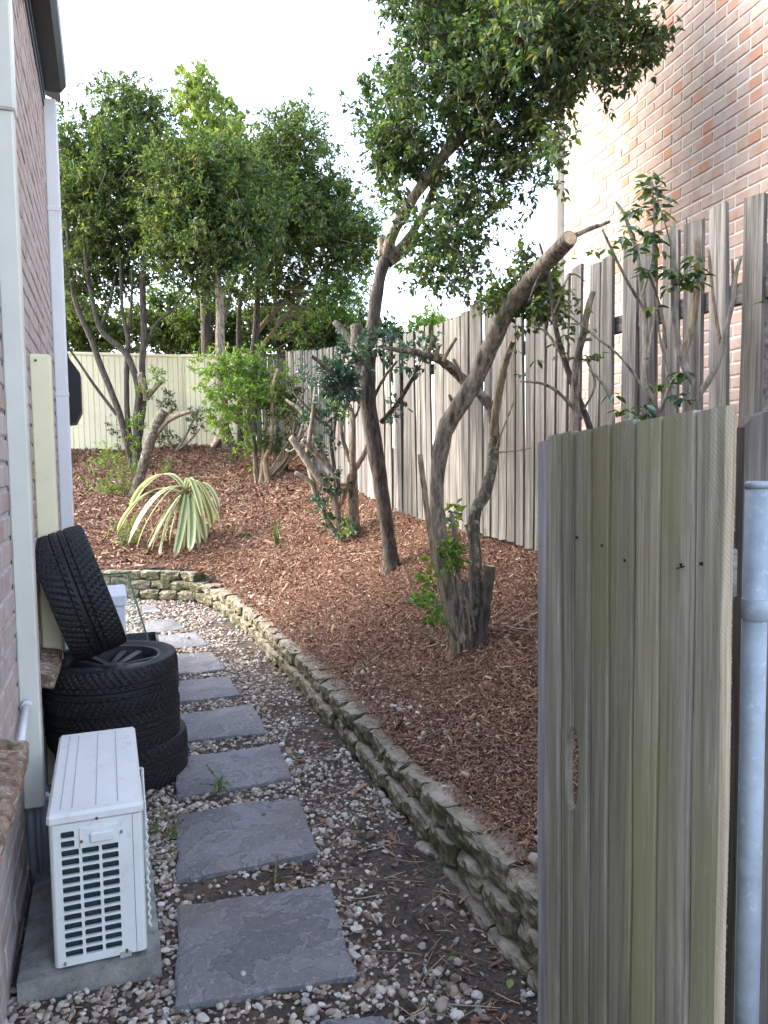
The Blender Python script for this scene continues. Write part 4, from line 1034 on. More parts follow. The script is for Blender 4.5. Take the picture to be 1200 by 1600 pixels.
# ------------------------------------------------------------------ car wheels
RT, WT = 0.315, 0.21
def wheel_parts():
    NS = 200; us_ = np.linspace(-1, 1, 41)
    # profile: tread across, then sidewalls into the bead
    side = [(0.5, 0.965), (0.515, 0.925), (0.50, 0.85), (0.455, 0.775), (0.435, 0.735)]
    prof = [(-x, r, None) for x, r in reversed(side)]+[(u*0.485, 1.0-0.028*abs(u)**4, u) for u in us_]+[(x, r, None) for x, r in side]
    k = len(prof); V = np.zeros((NS, k, 3))
    for j, (x, r, u) in enumerate(prof):
        a = np.arange(NS)*2*np.pi/NS; rad = np.full(NS, r*RT)
        if u is not None:
            d = np.zeros(NS)
            for g, w in ((-.30, .045), (.30, .045), (0.06, .03)):
                if abs(u-g) < w: d += 0.0075
            ph = (a*58/(2*np.pi) + 2.3*abs(u)**0.8 + (0.5 if u > 0 else 0)) % 1.0
            if abs(u) > 0.12: d = np.maximum(d, np.where(ph < 0.26, 0.006, 0))
            if abs(u) > 0.93: d = np.where(ph < 0.3, 0.004, 0.0)
            rad = rad-d
        else: rad = rad + 0.0008*np.sin(a*90)*(r > .9)
        V[:, j, 0] = rad*np.cos(a); V[:, j, 1] = rad*np.sin(a); V[:, j, 2] = x*WT
    i, j = np.meshgrid(np.arange(NS), np.arange(k-1), indexing='ij'); i2 = (i+1) % NS
    F = np.stack([i*k+j, i2*k+j, i2*k+j+1, i*k+j+1], -1).reshape(-1, 4)
    tyre = npmesh('tyre', V.reshape(-1, 3), F); tyre.materials.append(MAT['rubber'])
    b = MB(); n = 64; pr = [(0.735, .43), (.75, .455), (.725, .47), (.70, .455), (.685, .40), (.66, .30), (.64, -.1), (.66, -.38), (.72, -.46), (.735, -.43)]
    vs = [(r*RT*math.cos(2*math.pi*i/n), r*RT*math.sin(2*math.pi*i/n), z*WT) for i in range(n) for r, z in pr]; m = len(pr)
    b.add(vs, [(i*m+j, i*m+j+1, ((i+1) % n)*m+j+1, ((i+1) % n)*m+j) for i in range(n) for j in range(m-1)], 0, True)
    rim = b.mesh('rim'); rim.materials.append(MAT['rim'])
    sp = MB(); L = .675*RT      # one forked spoke
    for s in (-1, 1):
        q = [(0.045, s*.004, .26), (0.045, s*.034, .25), (L, s*.062, .36), (L, s*.026, .37)]
        sp.add([(x, y, z*WT) for x, y, z in q]+[(x, y, (z-.2)*WT) for x, y, z in q], [(0, 1, 2, 3), (7, 6, 5, 4), (0, 4, 5, 1), (1, 5, 6, 2), (2, 6, 7, 3), (3, 7, 4, 0)])
    spoke = sp.mesh('spoke'); spoke.materials.append(MAT['rim'])
    bm = bmesh.new(); bm.from_mesh(spoke); bmesh.ops.recalc_face_normals(bm, faces=bm.faces); bm.to_mesh(spoke); bm.free()
    h = MB(); h.tube([(0, 0, .0), (0, 0, .26*WT), (0, 0, .29*WT), (0, 0, .30*WT)], [.058, .056, .04, .03], 24); hub = h.mesh('hub'); hub.materials.append(MAT['rim'])
    return tyre, rim, spoke, hub
WPARTS = wheel_parts()
WG = 'car wheels stacked against the house wall'
def wheel(label, loc, rotm):
    t = thing('car_wheel', label, 'car wheel', loc, WG); t.rotation_euler = rotm
    ty, rim, sp, hub = WPARTS
    link(bpy.data.objects.new('tyre', ty), t); r_ = bpy.data.objects.new('rim', rim); link(r_, t)
    for k in range(5):
        o = bpy.data.objects.new('spoke', sp); link(o, r_); o.rotation_euler = (0, 0, k*2*math.pi/5)
    link(bpy.data.objects.new('hub', hub), r_); return t
SX, SY = 0.0, 3.98
wheel('bottom wheel of the black tyre stack, pushed out towards the stones', (SX+.03, SY, 0.10), (0, 0, .3))
wheel('middle wheel of the black tyre stack', (SX-.005, SY-.02, 0.302), (R(.6), R(-.8), 1.1))
wheel('top lying wheel of the stack with its dusty five spoke rim showing', (SX-.01, SY-.06, 0.505), (R(-1), R(.5), 2.3))
lt = R(18)
wl_ = wheel('wheel standing on the tyre stack and leaning on the house wall', (0, 0, 0), (0, 0, 0))
# stand on the top wheel: contact under the tread edge, axis tipped upward towards the path
wl_.matrix_world = Matrix.Translation(Vector((-.145, 3.97, 0.92))) @ Matrix.Rotation(R(4), 4, 'Z') @ Matrix.Rotation(R(90)-lt, 4, 'Y') @ Matrix.Rotation(.4, 4, 'Z') @ Matrix.Diagonal((1, 1, 1.16, 1))

# ------------------------------------------------------------------ foam box, glass sheets, black tub behind the tyres
fb = thing('foam_box', 'tall white foam box with lid standing behind the tyres', 'box', (-0.075, 4.78, 0))
b = MB(); b.box((-.16, -.19, 0), (.15, .19, .725), bev=.01); b.build('box', MAT['foam'], fb, world_coords=False)
b = MB(); b.box((-.17, -.2, .727), (.16, .2, .795), bev=.008); b.build('lid', MAT['foam'], fb, world_coords=False)
def glass_sheet(label, quad, t=0.006):
    q = [Vector(p) for p in quad]; n = (q[1]-q[0]).cross(q[3]-q[0]).normalized(); c = q[0]
    th = thing('glass_sheet', label, 'glass sheet', c); b = MB(); ins = [p-c for p in q]
    b.add(ins+[p+n*t for p in ins], [(0, 1, 2, 3), (7, 6, 5, 4)]+[(i, i+4, (i+1) % 4+4, (i+1) % 4) for i in range(4)]); b.build('pane', MAT['glass'], th, world_coords=False)
    b = MB()
    for i in range(4): b.tube([ins[i]+n*t/2, ins[(i+1) % 4]+n*t/2], 0.0065, 6)
    b.build('edge', MAT['glassedge'], th, world_coords=False)
glass_sheet('green edged glass sheet leaning back behind the white foam box', [(-.29, 5.06, 0.012), (.315, 5.12, 0.012), (.115, 5.72, .76), (-.30, 5.66, .76)])
tb = thing('black_tub', 'black plastic tub standing behind the leaning glass', 'tub', (.19, 5.78, 0))
b = MB(); n = 4; lo = [(-.10, -.16), (.10, -.16), (.10, .16), (-.10, .16)]
vs = [(x, y, 0) for x, y in lo]+[(x*1.15, y*1.15, .26) for x, y in lo]+[(x*1.08, y*1.1, .26) for x, y in lo]+[(x*.95, y*.95, .02) for x, y in lo]
b.add(vs, [(3, 2, 1, 0)]+[(i+4*k, (i+1) % 4+4*k, (i+1) % 4+4*k+4, i+4*k+4) for k in range(3) for i in range(4)]+[(12, 13, 14, 15)]); b.build('body', MAT['black'], tb, world_coords=False)
b = MB(); b.tube([(-.118, -.187, .262), (.118, -.187, .262), (.118, .187, .262), (-.118, .187, .262), (-.118, -.187, .262)], .008, 6); b.build('rim', MAT['black'], tb, world_coords=False)
#PART3
# ------------------------------------------------------------------ plants: stems and leaves
def stem(parent, name, pts, d0, d1, mat='bark', cut=None, sides=9, wob=0.16, ground=False, dl=None, sub=4):
    """pts: surveyed points (x, y, thickness) with the distance running from d0 to d1"""
    n = len(pts); ds = dl or [d0+(d1-d0)*i/(n-1) for i in range(n)]
    P = [at(p[0], p[1], d) for p, d in zip(pts, ds)]; Rr = [p[2]*0.455*d/FPX for p, d in zip(pts, ds)]
    if ground:
        fl = 1.35 if Rr[0] > .035 else 1.1
        up0 = (P[1]-P[0]).normalized(); P = [P[0]+Vector((0, 0, -0.10)), P[0], P[0]+up0*min(.10, (P[1]-P[0]).length*.4)]+P[1:]; Rr = [Rr[0]*fl*1.2, Rr[0]*fl, Rr[0]*1.02]+Rr[1:]
    P, Rr = smooth_path(P, Rr, sub)
    b = MB(); b.tube(P, Rr, sides, False, True, 0, 1 if cut else 0, wob, True, random.randint(0, 99))
    return b.build(name, [MAT[mat]]+([MAT[cut]] if cut else []), parent)
def leaf_array(P, D, Nn, ln, wd, fold=0.22, curl=0.12):
    """two folded halves per leaf; P base, D direction, Nn up"""
    S = np.cross(D, Nn); S /= np.maximum(np.linalg.norm(S, axis=1, keepdims=True), 1e-6); U = np.cross(S, D)
    l = ln[:, None]; w = wd[:, None]
    base = P; tip = P+D*l-U*l*curl; L1 = P+D*l*0.42+S*w*.5+U*w*fold; R1 = P+D*l*0.42-S*w*.5+U*w*fold
    V = np.stack([base, L1, tip, R1], 1); n = len(P)
    F = (np.arange(n)[:, None, None]*4+np.array([(0, 1, 2), (0, 2, 3)])[None]).reshape(-1, 3)
    return V.reshape(-1, 3), F
def unit(v): return v/np.maximum(np.linalg.norm(v, axis=1, keepdims=True), 1e-6)
def foliage(parent, blobs, tufts, per, ln, mat, name='foliage', wr=0.45, up=0.35, droop=0.0, shell=0.45, twig=0.3, seed=1, spread=0.16, twigmat='bark', depth=1.0, ragged=0.2, sat=0):
    g = np.random.default_rng(seed)
    if sat:      # smaller clumps round each big one break the outline
        blobs = list(blobs)+[(b[0]+b[2]*.95*math.cos(a), b[1]-b[2]*.95*math.sin(a), b[2]*q, b[3]+g.normal()*.25, (b[4] if len(b) > 4 else 1)*1.3) for b in list(blobs) for a, q in zip(g.uniform(0, 6.28, sat), g.uniform(.25, .5, sat))]
    C = np.array([at(b[0], b[1], b[3])[:] for b in blobs]); r = np.array([b[2]*b[3]/FPX for b in blobs])
    wgt = np.array([b[2]**2*(b[4] if len(b) > 4 else 1.0) for b in blobs]); wgt /= wgt.sum()
    k = g.choice(len(blobs), tufts, p=wgt)
    d = unit(g.normal(size=(tufts, 3))); rad = (shell+(1-shell)*g.random(tufts)**0.7)*(1+ragged*g.normal(size=tufts))
    off = d*rad[:, None]*r[k][:, None]
    fw = np.array(CF[:]); off = off + np.outer(off@fw*(depth-1), fw)
    T = C[k]+off
    ax = unit(d*0.75+np.array([0, 0, up-droop])+0.45*g.normal(size=(tufts, 3)))
    L = spread*(0.6+0.8*g.random(tufts))
    m = tufts*per; ti = np.repeat(np.arange(tufts), per); s = g.random(m)
    P = T[ti]+ax[ti]*(L[ti]*s)[:, None]+0.012*g.normal(size=(m, 3))
    D = unit(ax[ti]*0.55+unit(g.normal(size=(m, 3)))*0.9+np.array([0, 0, -droop*.7]))
    N_ = unit(np.array([0, 0, 1.0])+0.55*g.normal(size=(m, 3)))
    l = ln*(0.6+0.7*g.random(m)); V, F = leaf_array(P, D, N_, l, l*wr*(0.85+.3*g.random(m)))
    me = npmesh(name, V, F); o = meshobj(name, me, MAT[mat], parent)
    if twig > 0:
        sel = g.random(tufts) < twig; A = T[sel]; B_ = A+ax[sel]*L[sel][:, None]; back = A-(off[sel]*g.uniform(.25, .7, sel.sum())[:, None])+0.05*g.normal(size=(sel.sum(), 3))
        q = len(A); sd = unit(np.cross(B_-back, np.array([0.3, 0.9, 0.2])))*0.0035*max(1, ln/.05); s2 = unit(np.cross(B_-back, sd))*0.0035*max(1, ln/.05)
        V = np.stack([back+sd*1.5, back-sd+s2, back-sd-s2, A+sd, A-sd*.6+s2*.6, A-sd*.6-s2*.6, B_], 1)
        f4 = np.array([(0, 1, 4, 3), (1, 2, 5, 4), (2, 0, 3, 5)]); f3 = np.array([(3, 4, 6), (4, 5, 6), (5, 3, 6)])
        Fq = (np.arange(q)[:, None, None]*7+f4[None]).reshape(-1, 4); tri = np.concatenate([Fq[:, [0, 1, 2]], Fq[:, [0, 2, 3]], (np.arange(q)[:, None, None]*7+f3[None]).reshape(-1, 3)])
        me = npmesh('twigs', V.reshape(-1, 3), tri); o2 = meshobj('twigs', me, MAT[twigmat], parent); o2['kind'] = 'stuff'
    return o
def plant(name, label, cat, base, group=None): return thing(name, label, cat, base, group)
def W(blobs, d, jit=0.5, seed=0):
    g = random.Random(seed); return [(b[0], b[1], b[2], d+g.uniform(-jit, jit))+tuple(b[3:]) for b in blobs]

# --- main tree leaning over the fence
B1, D1 = on_bank(612, 890)
t1 = plant('tree', 'tall tree with dark trunk leaning over the paling fence towards the brick wall', 'tree', B1)
stem(t1, 'trunk', [(613, 892, 27.5), (608, 850, 23.2), (601, 800, 24.1), (590, 725, 26.7), (578, 655, 28.4), (574, 605, 27.5), (577, 560, 23.2), (583, 500, 22.4), (592, 440, 21.5), (604, 398, 21.5)], D1, D1-.1, 'bark_dark', sides=14, ground=True)
stem(t1, 'limb', [(572, 612, 24), (563, 575, 22), (558, 540, 23), (557, 510, 22)], D1+.05, D1+.2, 'bark_dark', 'cutgrey')
stem(t1, 'limb', [(558, 545, 12), (543, 526, 13), (523, 503, 10)], D1+.15, D1+.3, 'bark_dark', 'cutgrey')
stem(t1, 'limb', [(566, 632, 11), (540, 600, 9), (515, 577, 8), (486, 556, 6)], D1, D1-.5, 'bark')
stem(t1, 'limb', [(596, 660, 9), (620, 632, 8), (640, 600, 7), (654, 574, 5)], D1, D1-.3, 'bark_dark')
stem(t1, 'limb', [(580, 625, 7), (560, 590, 6), (530, 572, 5), (505, 560, 4)], D1, D1-.2, 'bark')
stem(t1, 'limb', [(585, 620, 6), (600, 590, 5), (620, 565, 4)], D1, D1-.3, 'bark')
stem(t1, 'limb', [(602, 402, 22), (615, 362, 19), (636, 325, 18), (660, 288, 19), (690, 248, 18), (722, 215, 15), (745, 203, 12), (790, 205, 9)], D1-.1, D1-.8, 'bark', sides=12)
stem(t1, 'limb', [(600, 400, 22), (597, 378, 18), (596, 372, 15)], D1-.1, D1-.1, 'bark', 'cutgrey')
stem(t1, 'limb', [(606, 404, 18), (632, 380, 15), (655, 345, 13), (668, 318, 13), (690, 270, 12)], D1-.1, D1-.3, 'bark')
stem(t1, 'limb', [(608, 412, 14), (636, 392, 11), (656, 366, 9)], D1-.1, D1+.1, 'bark', 'cutgrey')
stem(t1, 'limb', [(692, 246, 14), (707, 210, 13), (720, 175, 12), (735, 140, 11), (748, 95, 8), (752, 40, 6)], D1-.4, D1-.2, 'bark')
stem(t1, 'limb', [(700, 240, 13), (760, 180, 12), (820, 120, 13), (862, 68, 13), (895, 25, 9), (930, -10, 6)], D1-.5, D1-1.4, 'bark')
stem(t1, 'limb', [(655, 290, 9), (648, 255, 8), (640, 200, 6), (645, 120, 4)], D1-.3, D1-.2, 'bark')
cr = [(680, 20, 68), (655, 90, 50), (720, 90, 75), (790, 40, 75), (870, 25, 75), (940, 40, 58), (975, 62, 45), (995, 85, 24, .8), (620, 165, 48), (608, 215, 38), (612, 262, 40), (640, 235, 45), (700, 165, 66), (775, 130, 70), (845, 110, 55), (890, 95, 42), (940, 105, 28, .8), (845, 180, 40), (805, 215, 46), (848, 235, 30, .8), (755, 245, 42, .7), (780, 290, 42, .7), (825, 285, 30, .6), (705, 300, 42, .8), (745, 335, 42, .85), (690, 360, 38, .9), (695, 410, 38, 1), (725, 425, 26, .9), (668, 430, 24, .8), (712, 450, 18, .7), (670, 395, 24, .7), (640, 320, 26, .5), (610, 330, 22, .5), (590, 300, 26, .4), (735, 380, 30, .5), (650, -40, 70), (740, -50, 80), (850, -60, 90), (950, -40, 70)]
rgd = random.Random(4)
bl = [(x[0], x[1], x[2]*.92, D1-.3-1.1*max(0, (x[0]-680)/300)+rgd.uniform(-.35, .35))+tuple(x[3:]) for x in cr]
foliage(t1, bl, 2900, 15, 0.056, 'ldark', wr=0.5, up=0.2, droop=.25, seed=2, spread=.17, twig=.3, shell=.3, sat=3, ragged=.28)
foliage(t1, [(555, 560, 22, D1-.2, .6), (600, 535, 18, D1-.2, .6), (640, 560, 18, D1-.4, .6), (530, 605, 18, D1-.3), (520, 585, 14, D1-.3), (665, 540, 14, D1-.5, .5), (610, 640, 10, D1-.2, .3)], 130, 11, 0.06, 'lblue', wr=.5, spread=.10, seed=9, twig=.5)

# --- cut back multi stem tree in front of the fence
B2, D2 = on_bank(715, 1018)
t2 = plant('pruned_tree', 'hard pruned multi stem tree with a thick bent limb sawn off above the fence', 'tree', B2)
stem(t2, 'trunk', [(714, 1018, 27.9), (706, 960, 29.5), (695, 890, 28.7), (686, 820, 24.6), (682, 770, 23.0), (688, 710, 27.1), (699, 664, 31.2), (724, 625, 32.0), (745, 590, 30.3), (765, 545, 29.5), (788, 493, 29.5), (820, 448, 31.2), (852, 413, 31.2), (891, 371, 27.9)], D2, D2-.55, 'bark', 'cut', sides=16, ground=True, wob=.2, dl=[D2, D2, D2, D2, D2, D2-.02, D2-.05, D2-.1, D2-.15, D2-.22, D2-.32, D2-.45, D2-.62, D2-.86])
stem(t2, 'limb', [(880, 378, 10), (915, 360, 9), (938, 352, 7), (953, 346, 5)], D2-.66, D2-.66, 'bark')
stem(t2, 'trunk', [(748, 1014, 24.5), (745, 940, 23.8), (742, 870, 21.8), (741, 805, 21.1), (757, 772, 21.1), (769, 725, 19.0), (772, 680, 18.4), (768, 640, 17.7), (752, 618, 17.0), (735, 603, 17.0), (714, 584, 17.7), (690, 564, 15.0), (660, 553, 12.9), (628, 547, 9.5), (602, 544, 6.1)], D2, D2-.1, 'bark_lichen', sides=14, ground=True, wob=.2, dl=[D2, D2+.02, D2+.05, D2+.08, D2+.1, D2+.12, D2+.14, D2+.16, D2+.18, D2+.2, D2+.22, D2+.2, D2+.15, D2+.1, D2+.05])
stem(t2, 'limb', [(771, 680, 14), (775, 640, 14), (784, 590, 13), (792, 560, 12), (801, 533, 11)], D2+.1, D2-.1, 'bark_tan', 'cut')
stem(t2, 'limb', [(706, 1008, 9.8), (692, 935, 10.5), (676, 855, 10.5), (665, 780, 9.8), (656, 710, 9.0)], D2-.08, D2-.12, 'bark_tan', 'cut', ground=True)
stem(t2, 'trunk', [(726, 1016, 18), (722, 960, 15), (716, 900, 12), (712, 850, 9), (705, 800, 6)], D2-.05, D2+.02, 'bark', sides=9, ground=True)
stem(t2, 'trunk', [(734, 1014, 20), (732, 965, 16), (728, 930, 12), (727, 905, 11)], D2-.06, D2-.02, 'bark_lichen', 'cutgrey', sides=10, ground=True)
stem(t2, 'stump', [(748, 1012, 23.4), (756, 960, 21.1), (766, 884, 18.7)], D2-.06, D2-.12, 'bark_dark', 'cut', ground=True)
for p in ([(692, 565, 7), (702, 546, 6), (713, 528, 5)], [(724, 604, 7), (718, 580, 6), (708, 560, 5)], [(680, 562, 9), (683, 550, 8), (687, 538, 6)], [(668, 555, 7), (671, 545, 7), (676, 527, 4)], [(712, 640, 8), (702, 616, 5)], [(676, 822, 12), (668, 818, 12)]):
    stem(t2, 'stub', p, D2+.15, D2+.1, 'bark_tan', 'cut', sides=7)
for p in ([(775, 700, 3), (790, 660, 3), (803, 628, 2)], [(772, 707, 3), (800, 705, 2), (830, 700, 2)], [(735, 1000, 4), (728, 940, 3), (700, 870, 3), (690, 850, 2)], [(722, 1005, 4), (690, 960, 3), (655, 925, 2), (625, 870, 2)], [(742, 985, 4), (735, 950, 3), (728, 935, 3)], [(700, 1000, 4), (680, 1000, 3), (655, 985, 3), (625, 965, 2)]):
    stem(t2, 'sprout', p, D2-.1, D2-.2, 'bark_tan', sides=6, wob=.05)
foliage(t2, [(790, 470, 22, D2-.3), (815, 478, 24, D2-.3), (845, 462, 22, D2-.3), (770, 492, 14, D2-.3), (862, 485, 18, D2-.4), (830, 440, 18, D2-.4, .6), (805, 425, 22, D2-.4, .25), (855, 440, 20, D2-.4, .5), (740, 470, 12, D2-.1, .4)], 150, 10, 0.046, 'lg', wr=.5, spread=.09, seed=12, twig=.6)
foliage(t2, [(705, 810, 14, D2+.1), (708, 860, 13, D2-.1), (700, 865, 12, D2-.1), (715, 885, 8, D2-.1), (660, 868, 9, D2-.2, .6), (650, 862, 6, D2-.2, .5), (668, 898, 10, D2-.2, .6), (672, 950, 13, D2-.25), (650, 945, 6, D2-.2, .4), (678, 968, 6, D2-.2)], 46, 8, 0.045, 'llight', wr=.75, spread=.06, seed=13, twig=.4)

# --- shrubs between the gate and the fence, every leaf its own
def leaf_obj_mesh(seed, l=0.05, w=0.026):
    b = MB(); rg = random.Random(seed); c = rg.uniform(.05, .25); vs = []
    for i, (t, ww) in enumerate(((0, .06), (.22, .36), (.48, .5), (.76, .33), (1, 0.02))):
        z = -c*l*t*t
        vs += [(t*l, -ww*w, z+ww*w*.35), (t*l, 0, z), (t*l, ww*w, z+ww*w*.35)]
    b.add(vs, [(i*3+j, i*3+j+1, i*3+4+j, i*3+3+j) for i in range(4) for j in range(2)], 0, True)
    me = b.mesh('leaf'); return me
LM = {}
for mk in ('ldark', 'lblue', 'lg'):
    LM[mk] = [leaf_obj_mesh(i) for i in range(3)]
    for me in LM[mk]: me.materials.append(MAT[mk])
def leaves_at(parent, spots, seed, keys=('ldark', 'lblue', 'ldark', 'lg'), size=1.0):
    g = random.Random(seed)
    for (px, py, rr, n, d) in spots:
        c = at(px, py, d); r = rr*d/FPX
        k = max(1, n//5)
        for _ in range(k):
            q = c+Vector((g.gauss(0, .45), g.gauss(0, .45), g.gauss(0, .45)))*r; a0 = g.uniform(0, 6.28)
            for i in range(5 if n >= 5 else n):
                o = bpy.data.objects.new('leaf', g.choice(LM[g.choice(keys)])); link(o, parent)
                a = a0+i*1.25+g.uniform(-.3, .3); o.location = q+Vector((math.cos(a), math.sin(a), g.uniform(-1, .6)))*0.012-Vector(parent.location)
                o.rotation_euler = (g.uniform(-.5, .5), g.uniform(-.15, .75), a); s = g.uniform(.6, 1.15)*size; o.scale = (s, s, s)
B3, D3 = Vector((2.18, 2.72, 0)), 3.35
B3.z = float(bank_h(B3.x, B3.y))
t3 = plant('pruned_shrub', 'pruned shrub with pale thick cut stems and green leaves rising behind the old gate', 'shrub', B3)
d3 = 3.2
foot = (1052, 800)
for p, m, c in (([(1040, 800, 15), (1032, 700, 13), (1021, 630, 12), (1007, 600, 12), (1009, 540, 11), (1004, 460, 10), (993, 390, 8), (976, 337, 6), (962, 315, 4)], 'bark_grey', 'cut'),
             ([(1062, 800, 16), (1084, 690, 14), (1089, 638, 13), (1088, 607, 13), (1067, 565, 13), (1056, 516, 12), (1053, 446, 11), (1052, 395, 11), (1051, 347, 9)], 'bark_grey', 'cut'),
             ([(1064, 562, 13), (1081, 509, 13), (1089, 446, 12), (1091, 369, 10)], 'bark_tan', 'cut'),
             ([(1089, 622, 11), (1112, 586, 11), (1126, 551, 10), (1144, 474, 8), (1150, 430, 7), (1158, 400, 6)], 'bark_grey', 'cut'),
             ([(1126, 540, 7), (1116, 477, 6), (1107, 390, 5)], 'bark_tan', 'cut'),
             ([(1144, 474, 6), (1145, 435, 5), (1144, 404, 5)], 'bark_tan', 'cut'),
             ([(1025, 640, 5), (976, 565, 4), (927, 523, 4), (874, 481, 3)], 'bark', None), ([(1007, 484, 6), (976, 432, 5), (941, 358, 4)], 'bark', None),
             ([(1040, 545, 6), (1036, 500, 5), (1022, 450, 5), (1010, 420, 3)], 'bark', None), ([(1040, 620, 6), (1042, 580, 5), (1030, 520, 4), (1024, 440, 3)], 'bark_grey', None),
             ([(1004, 460, 5), (1020, 400, 4), (1022, 330, 3), (1018, 285, 2)], 'bark_grey', None), ([(1053, 420, 3), (1045, 370, 3), (1030, 320, 2), (1018, 280, 2)], 'bark_grey', None), ([(1072, 400, 3), (1074, 360, 2), (1072, 340, 2)], 'bark_grey', None),
             ([(958, 700, 7), (957, 640, 6), (945, 605, 5), (920, 575, 4)], 'bark', None), ([(1018, 660, 5), (1024, 620, 5), (1014, 600, 4)], 'bark_grey', None), ([(1030, 650, 7), (1046, 605, 6), (1055, 590, 5)], 'bark_grey', None), ([(1012, 560, 5), (1022, 500, 4), (1024, 480, 3)], 'bark', None)):
    stem(t3, 'stem', p, d3, d3+random.uniform(-.12, .1), m, c, sides=9, wob=.14, ground=(p[0][1] >= 800))
leaves_at(t3, [(1022, 282, 18, 30, 3.15), (1005, 300, 12, 12, 3.15), (1030, 312, 16, 18, 3.2), (998, 330, 18, 25, 3.15), (1035, 345, 18, 24, 3.2), (985, 350, 14, 15, 3.1), (1010, 365, 18, 22, 3.15), (975, 380, 14, 14, 3.1), (995, 400, 16, 16, 3.1), (1012, 425, 18, 24, 3.1), (1048, 425, 18, 24, 3.1), (1080, 430, 20, 30, 3.1), (1062, 450, 14, 18, 3.1), (1085, 405, 14, 14, 3.1), (940, 395, 10, 8, 3.1), (1025, 480, 10, 8, 3.1), (1060, 580, 12, 14, 3.15), (1068, 625, 16, 24, 3.1), (1010, 640, 18, 26, 3.1), (985, 650, 14, 18, 3.1), (965, 622, 10, 8, 3.1), (1040, 600, 12, 12, 3.1), (1030, 380, 14, 14, 3.15), (1195, 470, 10, 8, 2.9)], 3)
B4 = Vector((2.1, 3.1, 0)); B4.z = float(bank_h(B4.x, B4.y))
t4 = plant('pruned_shrub', 'dark stemmed pruned shrub behind the far end of the old gate', 'shrub', B4)
d4 = 3.75
for p, m, c in (([(930, 760, 14), (926, 700, 12), (920, 664, 11), (899, 610, 11), (881, 560, 10), (868, 510, 9), (862, 467, 8), (852, 414, 6), (843, 380, 4)], 'bark_dark', None), ([(905, 750, 15), (901, 666, 14), (899, 582, 13), (911, 523, 12), (920, 477, 11), (927, 456, 9)], 'bark', 'cutgrey'),
             ([(910, 655, 7), (880, 620, 6), (850, 600, 5), (812, 596, 3)], 'bark', None), ([(880, 560, 5), (855, 520, 4), (830, 510, 3)], 'bark', None), ([(866, 490, 4), (890, 430, 3), (915, 440, 2)], 'bark', None), ([(912, 640, 4), (930, 600, 4), (915, 560, 3)], 'bark', None), ([(852, 414, 4), (838, 440, 3), (826, 470, 2)], 'bark', None)):
    stem(t4, 'stem', p, d4, d4+random.uniform(-.1, .1), m, c, sides=9, wob=.14, ground=(p[0][1] >= 750))
leaves_at(t4, [(860, 478, 20, 16, 3.75), (880, 470, 18, 14, 3.75), (905, 480, 16, 14, 3.7), (895, 505, 14, 10, 3.7), (920, 520, 14, 12, 3.7), (910, 555, 14, 10, 3.7), (930, 560, 14, 10, 3.7), (865, 540, 12, 8, 3.75), (885, 520, 12, 8, 3.75), (812, 585, 10, 8, 3.75), (835, 560, 10, 8, 3.75), (868, 555, 8, 6, 3.7), (800, 545, 10, 8, 3.8), (940, 545, 10, 8, 3.7), (930, 395, 8, 6, 3.7)], 5, size=.95)

# --- cut back bush beside the main tree
B5, D5 = on_bank(545, 838)
t5 = plant('pruned_shrub', 'cut back bush of many grey stems with bluish leaves left of the leaning tree', 'shrub', B5)
for p, m, c in (([(553, 830, 20), (552, 770, 17), (552, 738, 14), (551, 719, 12), (551, 650, 9), (543, 636, 7)], 'bark', None), ([(554, 734, 10), (571, 706, 9), (577, 680, 6)], 'bark', None), ([(550, 725, 9), (537, 691, 7), (532, 657, 5)], 'bark', None),
             ([(533, 842, 11), (526, 794, 11), (519, 772, 12), (487, 732, 14), (466, 699, 13), (454, 683, 10)], 'bark_grey', 'cutgrey'), ([(530, 841, 10), (511, 813, 10), (494, 776, 9), (485, 753, 8), (461, 738, 7)], 'bark_grey', 'cutgrey'),
             ([(524, 780, 9), (526, 744, 10), (500, 716, 9), (472, 687, 7)], 'bark', 'cutgrey'), ([(524, 742, 7), (517, 691, 6), (517, 669, 5), (496, 654, 5), (457, 612, 3)], 'bark_dark', None), ([(515, 730, 9), (490, 682, 8), (472, 644, 7), (446, 624, 4)], 'bark', None),
             ([(500, 790, 9), (482, 725, 9), (483, 690, 8), (488, 650, 7), (494, 597, 5)], 'bark_grey', 'cutgrey'), ([(526, 800, 8), (540, 770, 6), (545, 740, 5)], 'bark_tan', 'cut'), ([(520, 690, 5), (526, 640, 4), (524, 610, 3)], 'bark_dark', None), ([(551, 660, 5), (560, 640, 4), (566, 615, 3)], 'bark_dark', None), ([(475, 690, 5), (455, 705, 4), (447, 702, 4)], 'bark_grey', 'cutgrey')):
    stem(t5, 'stem', p, D5, D5+random.uniform(-.25, .2), m, c, sides=8, wob=.15, ground=(p[0][1] >= 828))
foliage(t5, [(528, 755, 15, D5-.1), (512, 760, 10, D5-.1), (507, 690, 13, D5-.1), (495, 700, 8, D5), (505, 795, 12, D5-.2), (512, 815, 8, D5-.2), (545, 830, 10, D5-.2), (530, 840, 8, D5-.2), (500, 640, 12, D5), (490, 655, 10, D5), (520, 650, 10, D5), (535, 600, 14, D5), (520, 605, 12, D5), (480, 590, 8, D5)], 150, 9, 0.055, 'lblue', wr=.5, spread=.08, seed=22, twig=.3)
foliage(t5, [(540, 828, 9, D5-.3), (552, 850, 5, D5-.3), (530, 640, 10, D5), (545, 640, 8, D5)], 26, 8, 0.05, 'llight', wr=.5, spread=.07, seed=23, twig=.2)

